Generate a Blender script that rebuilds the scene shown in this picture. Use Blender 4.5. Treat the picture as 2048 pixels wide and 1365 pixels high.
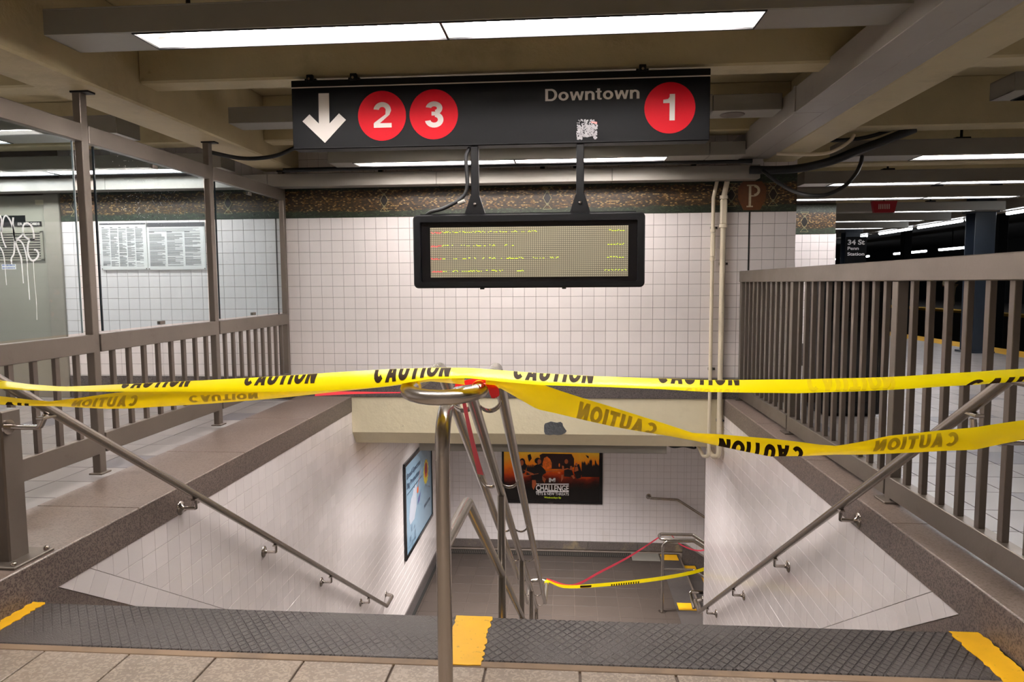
import bpy, math, random
from mathutils import Vector, Matrix
random.seed(7)
S = bpy.context.scene
for o in list(bpy.data.objects): bpy.data.objects.remove(o)
COL = S.collection
V3 = Vector

# ------------------------------------------------------------------ camera, world, lamps, exposure
F, YAW, PIT, ROL, EYE = 1389.9, .07999, .082566, -.006243, 1.25
_f = V3((-math.sin(YAW)*math.cos(PIT), math.cos(YAW)*math.cos(PIT), -math.sin(PIT)))
_r = _f.cross(V3((0, 0, 1))).normalized(); _u = _r.cross(_f)
_R = math.cos(ROL)*_r + math.sin(ROL)*_u; _U = -math.sin(ROL)*_r + math.cos(ROL)*_u
cam = bpy.data.cameras.new('camera'); cam.sensor_width = 36; cam.lens = F/2048*36
cam.clip_start = .02; cam.clip_end = 200
co = bpy.data.objects.new('camera', cam); COL.objects.link(co)
co.matrix_world = Matrix(((_R.x, _U.x, -_f.x, 0), (_R.y, _U.y, -_f.y, 0), (_R.z, _U.z, -_f.z, EYE), (0, 0, 0, 1)))
S.camera = co

def pt(px, py, X=None, Y=None, Z=None):
    """surveying helper: the point of a real plane that the photograph shows at a pixel"""
    d = (px-1024)/F*_R - (py-682.5)/F*_U + _f
    t = X/d.x if X is not None else (Y/d.y if Y is not None else (Z-EYE)/d.z)
    return V3((0, 0, EYE)) + t*d

W = bpy.data.worlds.new('station_air'); S.world = W; W.use_nodes = True
W.node_tree.nodes['Background'].inputs[0].default_value = (.75, .72, .68, 1)
W.node_tree.nodes['Background'].inputs[1].default_value = .10
S.view_settings.view_transform = 'Standard'; S.view_settings.look = 'None'
S.view_settings.gamma = 1; S.view_settings.exposure = 0.35; S.view_settings.use_curve_mapping = False

TUBE = 38.0          # fluorescent tube radiance
def lamp(name, loc, sx, sy, power, col=(1, .965, .94), rot=(0, 0, 0)):
    l = bpy.data.lights.new(name, 'AREA'); l.shape = 'RECTANGLE'; l.size = sx; l.size_y = sy
    l.energy = power; l.color = col; l.spread = math.radians(110)
    o = bpy.data.objects.new(name, l); COL.objects.link(o); o.location = loc; o.rotation_euler = rot
    return o
# rows of the same ceiling lamps, behind and beside the camera (never in view)
for i, (x, y, p) in enumerate([(-.3, 1.3, 24), (-.3, -.6, 30), (-.3, -2.4, 40), (3.9, 1.6, 40), (3.9, -1.0, 40), (-5.0, 1.8, 44), (-5.0, -1.0, 34)]):
    lamp('ceiling_lamp_behind_camera', (x, y, 2.40), 2.6, .2, p)
# lamps in the lower passage, above the concrete lintel's underside
lamp('passage_lamp', (-.3, 9.0, -.40), 2.4, .25, 120, (1, .95, .92))
lamp('passage_lamp', (4.2, 9.0, -.40), 2.4, .25, 40, (1, .95, .92))

# ------------------------------------------------------------------ mesh building
class MB:
    def __init__(s): s.v = []; s.f = []; s.sm = []
    def add(s, vs, fs, smooth=False):
        n = len(s.v); s.v += [tuple(p) for p in vs]
        s.f += [tuple(i+n for i in f) for f in fs]; s.sm += [smooth]*len(fs); return s
    def box(s, x0, x1, y0, y1, z0, z1):
        v = [(x, y, z) for z in (z0, z1) for y in (y0, y1) for x in (x0, x1)]
        return s.add(v, [(0, 2, 3, 1), (4, 5, 7, 6), (0, 1, 5, 4), (2, 6, 7, 3), (0, 4, 6, 2), (1, 3, 7, 5)])
    def cbox(s, x0, x1, y0, y1, z0, z1, b=.004, M=None):
        """box with chamfered edges"""
        lo, hi = (x0, y0, z0), (x1, y1, z1); vs = []; idx = {}
        for c in range(8):
            sg = [(c >> k) & 1 for k in range(3)]
            for a in range(3):
                p = [hi[k] if sg[k] else lo[k] for k in range(3)]
                for k in range(3):
                    if k != a: p[k] += -b if sg[k] else b
                idx[(c, a)] = len(vs); vs.append(tuple(p))
        fs = []
        for a in range(3):
            b1, b2 = (a+1) % 3, (a+2) % 3
            for side in (0, 1):
                cs = [side << a | i << b1 | j << b2 for i, j in ((0, 0), (1, 0), (1, 1), (0, 1))]
                q = [idx[(c, a)] for c in cs]; fs.append(tuple(q) if side else tuple(reversed(q)))
        for a in range(3):       # edges along axis a
            b1, b2 = (a+1) % 3, (a+2) % 3
            for i in (0, 1):
                for j in (0, 1):
                    c0 = i << b1 | j << b2; c1 = c0 | 1 << a
                    q = [idx[(c0, b1)], idx[(c1, b1)], idx[(c1, b2)], idx[(c0, b2)]]
                    fs.append(tuple(q) if i == j else tuple(reversed(q)))
        for c in range(8):
            q = (idx[(c, 0)], idx[(c, 1)], idx[(c, 2)]); n = bin(c).count('1')
            fs.append(q if n % 2 == 1 else tuple(reversed(q)))
        if M is not None: vs = [M @ V3(p) for p in vs]
        return s.add(vs, fs)
    def tube(s, path, r, seg=14, closed=False, cap=True):
        P = [V3(p) for p in path]; n = len(P); rings = []; up = None
        for i in range(n):
            if closed: t = (P[(i+1) % n]-P[i-1]).normalized()
            else: t = (P[min(i+1, n-1)]-P[max(i-1, 0)]).normalized()
            if up is None:
                up = t.orthogonal().normalized()
            up = (up - t*up.dot(t)).normalized(); w = t.cross(up)
            rr = r[i] if isinstance(r, (list, tuple)) else r
            rings.append([P[i] + rr*(math.cos(a)*up+math.sin(a)*w) for a in (2*math.pi*k/seg for k in range(seg))])
        vs = [p for ring in rings for p in ring]; fs = []
        m = n if closed else n-1
        for i in range(m):
            j = (i+1) % n
            for k in range(seg):
                l = (k+1) % seg; fs.append((i*seg+k, i*seg+l, j*seg+l, j*seg+k))
        s.add(vs, fs, True)
        if cap and not closed:
            for ring, rev in ((rings[0], True), (rings[-1], False)):
                q = tuple(range(seg)); s.add(ring, [tuple(reversed(q)) if rev else q])
        return s
    def lathe(s, prof, c=(0, 0, 0), axis=(0, 0, 1), seg=20):
        """prof: list of (radius, height along axis)"""
        A = V3(axis).normalized(); u = A.orthogonal().normalized(); w = A.cross(u); c = V3(c); vs = []
        for r, h in prof:
            for k in range(seg):
                a = 2*math.pi*k/seg; vs.append(c+A*h+r*(math.cos(a)*u+math.sin(a)*w))
        fs = []
        for i in range(len(prof)-1):
            for k in range(seg):
                l = (k+1) % seg; fs.append((i*seg+k, i*seg+l, (i+1)*seg+l, (i+1)*seg+k))
        s.add(vs, fs, True)
        s.add(vs[:seg], [tuple(reversed(range(seg)))]); s.add(vs[-seg:], [tuple(range(seg))])
        return s
    def prism(s, poly, O, U, Vv, N, d0, d1):
        """closed 2-D outline (counter-clockwise seen from +N) extruded from depth d0 to d1 along N"""
        O, U, Vv, N = V3(O), V3(U), V3(Vv), V3(N); n = len(poly)
        a = [O+U*p[0]+Vv*p[1]+N*d0 for p in poly]; b = [O+U*p[0]+Vv*p[1]+N*d1 for p in poly]
        return s.add(a+b, [tuple(reversed(range(n))), tuple(range(n, 2*n))] + [(i, (i+1) % n, n+(i+1) % n, n+i) for i in range(n)])
    def flat(s, poly, O, U, Vv, N, d=0.0):
        O, U, Vv, N = V3(O), V3(U), V3(Vv), V3(N)
        return s.add([O+U*p[0]+Vv*p[1]+N*d for p in poly], [tuple(range(len(poly)))])
    def mesh(s, name, origin=V3((0, 0, 0))):
        me = bpy.data.meshes.new(name)
        me.from_pydata([(p[0]-origin.x, p[1]-origin.y, p[2]-origin.z) for p in s.v], [], s.f)
        me.polygons.foreach_set('use_smooth', s.sm); me.update(); return me
    def build(s, name, mat, parent=None, kind=None, label=None, cat=None, group=None):
        org = WO[parent] if parent else V3((0, 0, 0))
        o = bpy.data.objects.new(name, s.mesh(name, org)); COL.objects.link(o)
        o.data.materials.append(mat)
        if parent: o.parent = parent
        WO[o] = org
        return tag(o, label, cat, group, kind)
WO = {}
def tag(o, label=None, cat=None, group=None, kind=None):
    if kind: o['kind'] = kind
    if label: o['label'] = label
    if cat: o['category'] = cat
    if group: o['group'] = group
    return o
def thing(name, loc, label, cat, group=None, kind=None):
    o = bpy.data.objects.new(name, None); COL.objects.link(o); o.location = loc; o.empty_display_size = .05
    WO[o] = V3(loc); return tag(o, label, cat, group, kind)
def fillet(pts, r, n=6):
    """polyline with rounded corners"""
    P = [V3(p) for p in pts]; out = [P[0]]
    for i in range(1, len(P)-1):
        a, b, c = P[i-1], P[i], P[i+1]; u = (a-b); v = (c-b); lu, lv = u.length, v.length; u.normalize(); v.normalize()
        ang = u.angle(v); d = min(r/max(math.tan(ang/2), 1e-3), .48*lu, .48*lv)
        p0, p2 = b+u*d, b+v*d
        for k in range(n+1):
            t = k/n; out.append((1-t)**2*p0 + 2*t*(1-t)*b + t*t*p2)
    out.append(P[-1]); return out
def smooth_path(pts, n=8):
    P = [V3(p) for p in pts]; P = [2*P[0]-P[1]]+P+[2*P[-1]-P[-2]]; out = []
    for i in range(1, len(P)-2):
        for k in range(n):
            t = k/n; a, b, c, d = P[i-1:i+3]
            out.append(.5*((2*b)+(c-a)*t+(2*a-5*b+4*c-d)*t*t+(3*b-a-3*c+d)*t**3))
    out.append(P[-2]); return out
X_, Y_, Z_ = V3((1, 0, 0)), V3((0, 1, 0)), V3((0, 0, 1))

_tc = {}
def text_geo(txt, bold=.0):
    key = (txt, bold)
    if key not in _tc:
        cu = bpy.data.curves.new('t', 'FONT'); cu.body = txt; cu.size = 1; cu.offset = bold; cu.resolution_u = 5
        ob = bpy.data.objects.new('t', cu); COL.objects.link(ob)
        dg = bpy.context.evaluated_depsgraph_get(); dg.update()
        me = bpy.data.meshes.new_from_object(ob.evaluated_get(dg))
        vs = [v.co.copy() for v in me.vertices]; fs = [tuple(p.vertices) for p in me.polygons]
        bpy.data.objects.remove(ob); bpy.data.meshes.remove(me)
        x0 = min(v.x for v in vs); x1 = max(v.x for v in vs); y0 = min(v.y for v in vs); y1 = max(v.y for v in vs)
        _tc[key] = ([((v.x-x0)/(x1-x0), (v.y-y0)/(y1-y0)) for v in vs], fs)
    return _tc[key]
def text(mb, txt, O, U, Vv, N, x0, x1, y0, y1, d=.001, bold=.02):
    vs, fs = text_geo(txt, bold); O, U, Vv, N = V3(O), V3(U), V3(Vv), V3(N)
    return mb.add([O+U*(x0+(x1-x0)*a)+Vv*(y0+(y1-y0)*b)+N*d for a, b in vs], fs)

# bold grotesque lettering drawn from strokes: every glyph is a list of quads in a box of cap height 1
def _arcq(cx, cy, rx, ry, a0, a1, w, n=14):
    out = []; ha = w/2
    for i in range(n):
        q = []
        for a, k in ((a0+(a1-a0)*i/n, 1), (a0+(a1-a0)*(i+1)/n, 1), (a0+(a1-a0)*(i+1)/n, -1), (a0+(a1-a0)*i/n, -1)):
            q.append((cx+(rx+k*ha)*math.cos(math.radians(a)), cy+(ry+k*ha)*math.sin(math.radians(a))))
        out.append(q)
    return out
def _v(x, y0, y1, w): return [[(x-w/2, y0), (x+w/2, y0), (x+w/2, y1), (x-w/2, y1)]]
def _h(x0, x1, y, w): return [[(x0, y-w/2), (x1, y-w/2), (x1, y+w/2), (x0, y+w/2)]]
def _s(x0, y0, x1, y1, w): return [[(x0-w/2, y0), (x0+w/2, y0), (x1+w/2, y1), (x1-w/2, y1)]]
def glyph(c, w):
    a = w/2; hw = w*.92
    if c == 'C': return _arcq(.37, .5, .37-a, .5-a, 42, 318, w), .74
    if c == 'O': return _arcq(.39, .5, .39-a, .5-a, 0, 360, w, 24), .78
    if c == 'A': return _s(a, 0, .37, 1, w)+_s(.74-a, 0, .37, 1, w)+_h(.16, .58, .27, hw*.85), .74
    if c == 'U': return _v(a, .33, 1, w)+_v(.68-a, .33, 1, w)+_arcq(.34, .34, .34-a, .34-a, 180, 360, w), .68
    if c == 'T': return _v(.32, 0, 1-w*.5, w)+_h(0, .64, 1-hw/2, hw), .64
    if c == 'I': return _v(a, 0, 1, w), w
    if c == 'N': return _v(a, 0, 1, w)+_v(.70-a, 0, 1, w)+_s(.70-a*1.1, 0, a*1.1, 1, w*1.05), .70
    if c == 'D': return _v(a, 0, 1, w)+_h(a, .34, 1-hw/2, hw)+_h(a, .34, hw/2, hw)+_arcq(.33, .5, .37-a, .5-a*.92, -90, 90, w), .70
    if c == 'o': return _arcq(.30, .37, .30-a, .37-a, 0, 360, w, 22), .60
    if c == 'n': return _v(a, 0, .73, w)+_arcq(.29, .45, .26-a, .29-a, 0, 165, w)+_v(.55-a, 0, .46, w), .55
    if c == 'w': return _s(.21, 0, a*.9, .73, w*.9)+_s(.21, 0, .41, .73, w*.85)+_s(.61, 0, .41, .73, w*.85)+_s(.61, 0, .82-a*.9, .73, w*.9), .82
    if c == 't': return _v(.17, .14, .93, w)+_h(0, .34, .73-hw*.42, hw*.8)+_arcq(.28, .17, .11, .17-a*.9, 180, 270, w, 6)+_h(.27, .35, a*.9, w*.85), .35
    if c == '1': return _v(.42-a, 0, 1, w)+[[(0, .66), (.42-a, .66), (.42-a, .80), (0, .78)], [(.16, .79), (.42-a, .79), (.42-a, 1), (.30, 1)], [(0, .66), (.2, .66), (.2, .82), (0, .79)]], .42
    if c == '2': return _arcq(.31, .68, .31-a, .32-a, -8, 172, w, 16)+[[(.62-w*1.02, .66), (.62, .66), (.56, .50), (.42, .52)], [(.56, .50), (.42, .52), (.02, .20), (.20, .16)], [(.02, .20), (.22, .17), (.20, 0), (0, 0)]]+_h(0, .63, hw/2, hw), .63
    if c == '3': return _arcq(.31, .74, .29-a, .26-a, -75, 170, w, 16)+_arcq(.31, .30, .32-a, .30-a, -172, 80, w, 18)+_h(.22, .36, .535, hw*.85), .63
def strokes(txt, w=.2, track=.09):
    out = []; x = 0
    for c in txt:
        if c == ' ': x += .3; continue
        q, adv = glyph(c, w); out += [[(px+x, py) for px, py in p] for p in q]; x += adv+track
    x -= track
    return [[(px/x, py) for px, py in p] for p in out]
def stext(mb, txt, O, U, Vv, N, x0, x1, y0, y1, d=.001, w=.2, track=.09):
    for i, q in enumerate(strokes(txt, w, track)):
        p = [(x0+(x1-x0)*a, y0+(y1-y0)*b) for a, b in q]
        if sum(p[k][0]*p[(k+1) % 4][1]-p[(k+1) % 4][0]*p[k][1] for k in range(4)) < 0: p.reverse()
        mb.flat(p, O, U, Vv, N, d+i*2e-5)

# ------------------------------------------------------------------ materials
def lin(c):
    if isinstance(c, str): c = [int(c[i:i+2], 16)/255 for i in (0, 2, 4)]
    return tuple((x/12.92 if x <= .04045 else ((x+.055)/1.055)**2.4) for x in c)
def mat(name, col, rough=.5, metal=0., spec=.5, var=0., vscale=3., stain=None, speck=None, bump=None, rand=0., coat=0., emit=None, rvar=0.):
    """var: broad tonal variation; stain=(colour, scale, low, high, amount); speck=(colour, scale, cut); bump=(scale, distance)"""
    m = bpy.data.materials.new(name); m.use_nodes = True; nt = m.node_tree; N = nt.nodes; L = nt.links
    b = N['Principled BSDF']; b.inputs['Roughness'].default_value = rough; b.inputs['Metallic'].default_value = metal
    b.inputs['Specular IOR Level'].default_value = spec; b.inputs['Coat Weight'].default_value = coat; b.inputs['Coat Roughness'].default_value = .1
    c = lin(col); cur = N.new('ShaderNodeRGB').outputs[0]; cur.default_value = (*c, 1)
    pos = N.new('ShaderNodeNewGeometry').outputs['Position']
    def noise(scale, detail=4, rgh=.6):
        n = N.new('ShaderNodeTexNoise'); n.inputs['Scale'].default_value = scale; n.inputs['Detail'].default_value = detail
        n.inputs['Roughness'].default_value = rgh; L.new(pos, n.inputs['Vector']); return n.outputs['Fac']
    def mix(a, bcol, fac, mode='MIX'):
        x = N.new('ShaderNodeMix'); x.data_type = 'RGBA'; x.blend_type = mode
        if isinstance(fac, float): x.inputs[0].default_value = fac
        else: L.new(fac, x.inputs[0])
        L.new(a, x.inputs[6])
        if isinstance(bcol, tuple): x.inputs[7].default_value = (*bcol[:3], 1)
        else: L.new(bcol, x.inputs[7])
        return x.outputs[2]
    def rng(fac, a, bb, lo, hi):
        r = N.new('ShaderNodeMapRange'); L.new(fac, r.inputs[0]); r.inputs[1].default_value = a; r.inputs[2].default_value = bb
        r.inputs[3].default_value = lo; r.inputs[4].default_value = hi; return r.outputs[0]
    def hsv(col_in, val):
        h = N.new('ShaderNodeHueSaturation'); L.new(col_in, h.inputs['Color']); L.new(val, h.inputs['Value']); return h.outputs[0]
    if var: cur = hsv(cur, rng(noise(vscale), .3, .7, 1-var, 1+var))
    if rand:
        oi = N.new('ShaderNodeObjectInfo'); cur = hsv(cur, rng(oi.outputs['Random'], 0, 1, 1-rand, 1+rand*.6))
    if speck:
        vo = N.new('ShaderNodeTexVoronoi'); vo.inputs['Scale'].default_value = speck[1]; L.new(pos, vo.inputs['Vector'])
        sx = N.new('ShaderNodeSeparateColor'); L.new(vo.outputs['Color'], sx.inputs[0])
        cur = mix(cur, lin(speck[0]), rng(sx.outputs[0], speck[2], speck[2]+.05, 0, speck[3] if len(speck) > 3 else .8))
    for st in (stain if isinstance(stain, list) else [stain] if stain else []):
        cur = mix(cur, lin(st[0]), rng(noise(st[1], 6, .65), st[2], st[3], 0, st[4]))
    L.new(cur, b.inputs['Base Color'])
    if rvar: L.new(rng(noise(vscale*2.3), .3, .7, max(rough-rvar, .02), rough+rvar), b.inputs['Roughness'])
    if bump:
        bp = N.new('ShaderNodeBump'); bp.inputs['Distance'].default_value = bump[1]; L.new(noise(bump[0]), bp.inputs['Height'])
        L.new(bp.outputs[0], b.inputs['Normal'])
    if emit: b.inputs['Emission Color'].default_value = (*lin(emit[0]), 1); b.inputs['Emission Strength'].default_value = emit[1]
    m['n'] = 1
    return m
M_ = {}
M_['tile'] = mat('glazed_tile', 'E6DEDB', .16, var=.03, vscale=2.5, rand=.05, bump=(9, .0015), spec=.5)
M_['tile_l'] = mat('glazed_wall_tile', 'E8E0DE', .13, var=.03, vscale=2, rand=.05, bump=(14, .0012), stain=('A89C90', 1.3, .55, .8, .25))
M_['tile_d'] = mat('glazed_lower_tile', 'DCD5D4', .2, var=.03, vscale=2.5, rand=.06, stain=('B5A89A', 1.5, .55, .8, .3))
M_['grout'] = mat('tile_grout', '7B7069', .85, var=.12, vscale=5)
M_['grout_w'] = mat('pale_tile_grout', '9C8F84', .8, var=.12, vscale=4)
M_['granite'] = mat('speckled_granite', '6A5D56', .42, speck=('3B322E', 190, .62), var=.10, vscale=2.2, stain=('94857B', 60, .55, .7, .5), bump=(140, .0006))
M_['granite_top'] = mat('worn_granite_top', '82736A', .30, speck=('64574E', 150, .7), var=.10, vscale=1.5, stain=[('4E4037', 1.1, .42, .85, .6), ('9A8C82', 40, .5, .8, .25)], bump=(90, .0006))
M_['granite_b'] = mat('grey_granite', '5F5856', .45, speck=('312C2B', 210, .6), var=.08, stain=('8C8380', 110, .55, .7, .5))
M_['beige'] = mat('beige_painted_concrete', 'B3A683', .55, var=.10, vscale=1.6, stain=[('6E6244', 2.4, .56, .75, .35), ('5a4f3c', 14, .68, .8, .4)], bump=(18, .004))
M_['cream'] = mat('cream_painted_concrete', 'E2D7B8', .6, var=.06, vscale=2.3, stain=[('6B5F4B', 26, .70, .76, .8), ('A8946A', 2.2, .6, .8, .3)], bump=(12, .005))
M_['greypaint'] = mat('grey_painted_metal', '8E8880', .42, var=.08, vscale=1.8, stain=('5D5750', 3, .6, .8, .4), bump=(5, .002))
M_['lamp_grey'] = mat('grey_lamp_housing', '8B877F', .38, metal=.15, var=.05)
M_['reflector'] = mat('white_reflector', 'F2EEE6', .35)
M_['tube'] = mat('fluorescent_tube', 'FFFFFF', .3, emit=('FFF9F8', TUBE))
M_['tube_strong'] = mat('bright_fluorescent_tube', 'FFFFFF', .3, emit=('FFF9F8', 72))
M_['tube_soft'] = mat('dimmer_fluorescent_tube', 'FFFFFF', .3, emit=('FBFAFF', 22))
M_['tube_off'] = mat('unlit_tube', 'B8B8B8', .3)
M_['blackmetal'] = mat('black_painted_metal', '0B0B0D', .45, spec=.25, var=.06, rvar=.05)
M_['blackgloss'] = mat('glossy_black_panel', '0C0C0E', .12)
M_['sign'] = mat('black_sign_enamel', '0A0A0C', .55, spec=.14)
M_['white'] = mat('white_print', 'C6BEB6', .5)
M_['red'] = mat('red_enamel', 'AC0718', .55, spec=.12)
M_['steel'] = mat('brown_grey_steel', '71685F', .40, metal=.55, var=.10, vscale=1.2, stain=('5B4B3E', 7, .6, .75, .4), bump=(60, .0004), rvar=.08)
M_['steel_r'] = mat('brushed_steel_bar', '675D55', .42, metal=.5, var=.08, vscale=1.5, stain=('5E4736', 9, .6, .75, .45), rvar=.06)
M_['rail'] = mat('brushed_stainless', 'B0A8A0', .27, metal=.93, var=.03, vscale=2)
M_['chrome'] = mat('polished_stainless', 'BDB5AE', .17, metal=1.)
M_['yellow'] = mat('yellow_paint', 'E8AE12', .5, var=.06, vscale=9, stain=('5C4A2A', 38, .62, .72, .7))
M_['nose_pit'] = None
M_['brown_edge'] = mat('brown_mastic_joint', '7C6650', .7, var=.12, vscale=5, stain=('4C4036', 4, .5, .7, .6))
M_['floor_beige'] = mat('beige_floor_tile', '7C6E61', .42, speck=('A39382', 130, .6, .5), var=.08, vscale=3, rand=.07, stain=('6B5D4F', 6, .6, .78, .45), bump=(55, .0015), rvar=.1)
M_['floor_blue'] = mat('grey_floor_tile', '8E8987', .3, var=.05, vscale=1.2, rand=.10, stain=('7F7975', 1.2, .6, .8, .3))
M_['floor_dark'] = mat('dark_slate_floor_tile', '6B696E', .3, var=.05, rand=.06)
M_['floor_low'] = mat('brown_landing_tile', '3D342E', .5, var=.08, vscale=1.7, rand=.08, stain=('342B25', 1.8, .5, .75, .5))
M_['joint'] = mat('dark_floor_joint', '5E5148', .85, var=.1)
M_['concrete_dark'] = mat('dark_concrete', '4A443E', .8, var=.12)
M_['black'] = mat('tunnel_black', '0B0B0D', .9)
M_['near_black'] = mat('near_black_matt', '1B1A1A', .9)  # one even near-black, for the track ceiling and far lamp fittings
M_['conduit'] = mat('cream_painted_conduit', 'DACDB4', .45, var=.06, vscale=5, stain=('7C6A50', 24, .66, .74, .6))
M_['cable'] = mat('black_cable', '101012', .5)
M_['bluesteel'] = mat('blue_black_column_paint', '2B3440', .4, var=.1)
M_['door'] = mat('khaki_door_paint', '8C887B', .45, var=.05, vscale=1.5)
M_['doorframe'] = mat('khaki_frame_paint', '857E72', .45, var=.08, vscale=4, stain=('C08B74', 9, .62, .75, .4))
M_['louvre'] = mat('louvre_paint', '827E6F', .5)
M_['dark_gap'] = mat('dark_gap', '1A1815', .9)
M_['paper'] = mat('white_paper_notice', 'DDDBD6', .4)
M_['ink'] = mat('grey_ink', '77787A', .6)
M_['ink_d'] = mat('dark_ink', '34363A', .6)
M_['printblack'] = mat('black_tape_print', '2C1D0A', .75, spec=.1)
M_['printfaint'] = mat('print_seen_through_tape', 'DFC200', .35)
M_['pink'] = mat('pink_ribbon', 'F0435C', .4)
M_['redrib'] = mat('red_ribbon', 'F0202C', .35)
M_['etch'] = mat('white_graffiti', 'E6EAEA', .5)
M_['scratch'] = mat('glass_scratch', 'C8CDCC', .6)
M_['glassedge'] = mat('dark_glass_edge', '16242B', .2)
M_['edge_highlight'] = mat('painted_edge_highlight', 'C9CFCF', .3)  # pale colour imitates the highlight along the first pane's edge
M_['skin'] = mat('skin', '9C6B54', .5); M_['navy'] = mat('navy_cloth', '20242F', .8); M_['tan'] = mat('tan_cloth', '7A6A50', .8)
M_['maroon'] = mat('dark_red_cloth', '6A2A26', .8); M_['blackcloth'] = mat('black_cloth', '131214', .8); M_['bag'] = mat('white_plastic', 'BDB8B6', .5)
M_['hair'] = mat('dark_hair', '1B1512', .7)
M_['plat_yellow'] = mat('yellow_platform_edge', 'D9A526', .6, var=.05)
M_['tube_far'] = mat('far_fluorescent_tube', 'FFFFFF', .3, emit=('F4F8FF', 14))
M_['brownstone'] = mat('oily_concrete_patch', '4D4F52', .5, var=.25, vscale=40, bump=(60, .01))
def tape_mat():
    m = bpy.data.materials.new('yellow_caution_tape'); m.use_nodes = True; nt = m.node_tree; N = nt.nodes; L = nt.links
    b = N['Principled BSDF']; b.inputs['Base Color'].default_value = (*lin('FFEC00'), 1); b.inputs['Roughness'].default_value = .3
    t = N.new('ShaderNodeBsdfTranslucent'); t.inputs[0].default_value = (*lin('FFD800'), 1)
    mx = N.new('ShaderNodeMixShader'); mx.inputs[0].default_value = .3
    L.new(b.outputs[0], mx.inputs[1]); L.new(t.outputs[0], mx.inputs[2]); L.new(mx.outputs[0], N['Material Output'].inputs[0])
    return m
M_['tape'] = tape_mat()
def glass_mat():
    m = bpy.data.materials.new('clear_bluish_glass'); m.use_nodes = True; nt = m.node_tree; N = nt.nodes; L = nt.links
    N.remove(N['Principled BSDF'])
    t = N.new('ShaderNodeBsdfTransparent'); t.inputs[0].default_value = (.89, .965, 1.0, 1)
    g = N.new('ShaderNodeBsdfGlossy'); g.inputs['Roughness'].default_value = .03
    lw = N.new('ShaderNodeLayerWeight'); lw.inputs[0].default_value = .5; pw = N.new('ShaderNodeMath'); pw.operation = 'POWER'; L.new(lw.outputs['Facing'], pw.inputs[0]); pw.inputs[1].default_value = 4
    fr = N.new('ShaderNodeMath'); fr.operation = 'MULTIPLY_ADD'; L.new(pw.outputs[0], fr.inputs[0]); fr.inputs[1].default_value = .55; fr.inputs[2].default_value = .035
    mx = N.new('ShaderNodeMixShader'); L.new(fr.outputs[0], mx.inputs[0]); L.new(t.outputs[0], mx.inputs[1]); L.new(g.outputs[0], mx.inputs[2])
    L.new(mx.outputs[0], N['Material Output'].inputs[0]); return m
M_['glass'] = glass_mat()
def mosaic_mat():
    m = mat('mosaic_frieze', '3A3020', .4); nt = m.node_tree; N = nt.nodes; L = nt.links; b = N['Principled BSDF']
    pos = N.new('ShaderNodeNewGeometry').outputs['Position']; sep = N.new('ShaderNodeSeparateXYZ'); L.new(pos, sep.inputs[0])
    cmb = N.new('ShaderNodeCombineXYZ'); ad = N.new('ShaderNodeMath'); ad.operation = 'ADD'; L.new(sep.outputs[0], ad.inputs[0]); L.new(sep.outputs[1], ad.inputs[1])
    L.new(ad.outputs[0], cmb.inputs[0]); L.new(sep.outputs[2], cmb.inputs[1])
    def brick(w, h, off):
        br = N.new('ShaderNodeTexBrick'); L.new(cmb.outputs[0], br.inputs[0]); br.inputs['Scale'].default_value = 1
        br.inputs['Brick Width'].default_value = w; br.inputs['Row Height'].default_value = h; br.inputs['Mortar Size'].default_value = .0012
        br.inputs['Color1'].default_value = (0, 0, 0, 1); br.inputs['Color2'].default_value = (1, 1, 1, 1); br.inputs['Mortar'].default_value = (0, 0, 0, 1); br.inputs['Bias'].default_value = 0
        br.offset = off; return br
    br = brick(.021, .0118, .37)
    r1 = N.new('ShaderNodeValToRGB'); e = r1.color_ramp; e.interpolation = 'CONSTANT'
    e.elements[0].color = (*lin('2D1F0E'), 1); e.elements[1].position = .35; e.elements[1].color = (*lin('3A2814'), 1)
    for p, c in ((.52, '4A3319'), (.72, '6A4C24'), (.87, '8F7448')): x = e.elements.new(p); x.color = (*lin(c), 1)
    r2 = N.new('ShaderNodeValToRGB'); e = r2.color_ramp; e.interpolation = 'CONSTANT'
    e.elements[0].color = (*lin('202A1E'), 1); e.elements[1].position = .5; e.elements[1].color = (*lin('2A3626'), 1)
    x = e.elements.new(.85); x.color = (*lin('354230'), 1)
    L.new(br.outputs['Color'], r1.inputs[0]); L.new(br.outputs['Color'], r2.inputs[0])
    d = N.new('ShaderNodeMath'); d.operation = 'SUBTRACT'; L.new(sep.outputs[2], d.inputs[0]); d.inputs[1].default_value = 2.055
    a = N.new('ShaderNodeMath'); a.operation = 'ABSOLUTE'; L.new(d.outputs[0], a.inputs[0])
    nz = N.new('ShaderNodeTexNoise'); nz.inputs['Scale'].default_value = 9; L.new(pos, nz.inputs[0])
    s2 = N.new('ShaderNodeMath'); s2.operation = 'MULTIPLY_ADD'; L.new(nz.outputs[0], s2.inputs[0]); s2.inputs[1].default_value = .05; L.new(a.outputs[0], s2.inputs[2])
    mr = N.new('ShaderNodeMapRange'); L.new(s2.outputs[0], mr.inputs[0]); mr.inputs[1].default_value = .115; mr.inputs[2].default_value = .13
    mx = N.new('ShaderNodeMix'); mx.data_type = 'RGBA'; L.new(mr.outputs[0], mx.inputs[0]); L.new(r1.outputs[0], mx.inputs[6]); L.new(r2.outputs[0], mx.inputs[7])
    m2 = N.new('ShaderNodeMix'); m2.data_type = 'RGBA'; L.new(br.outputs['Fac'], m2.inputs[0]); L.new(mx.outputs[2], m2.inputs[6]); m2.inputs[7].default_value = (*lin('1D1A14'), 1)
    L.new(m2.outputs[2], b.inputs['Base Color']); return m
M_['mosaic'] = mosaic_mat()
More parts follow.
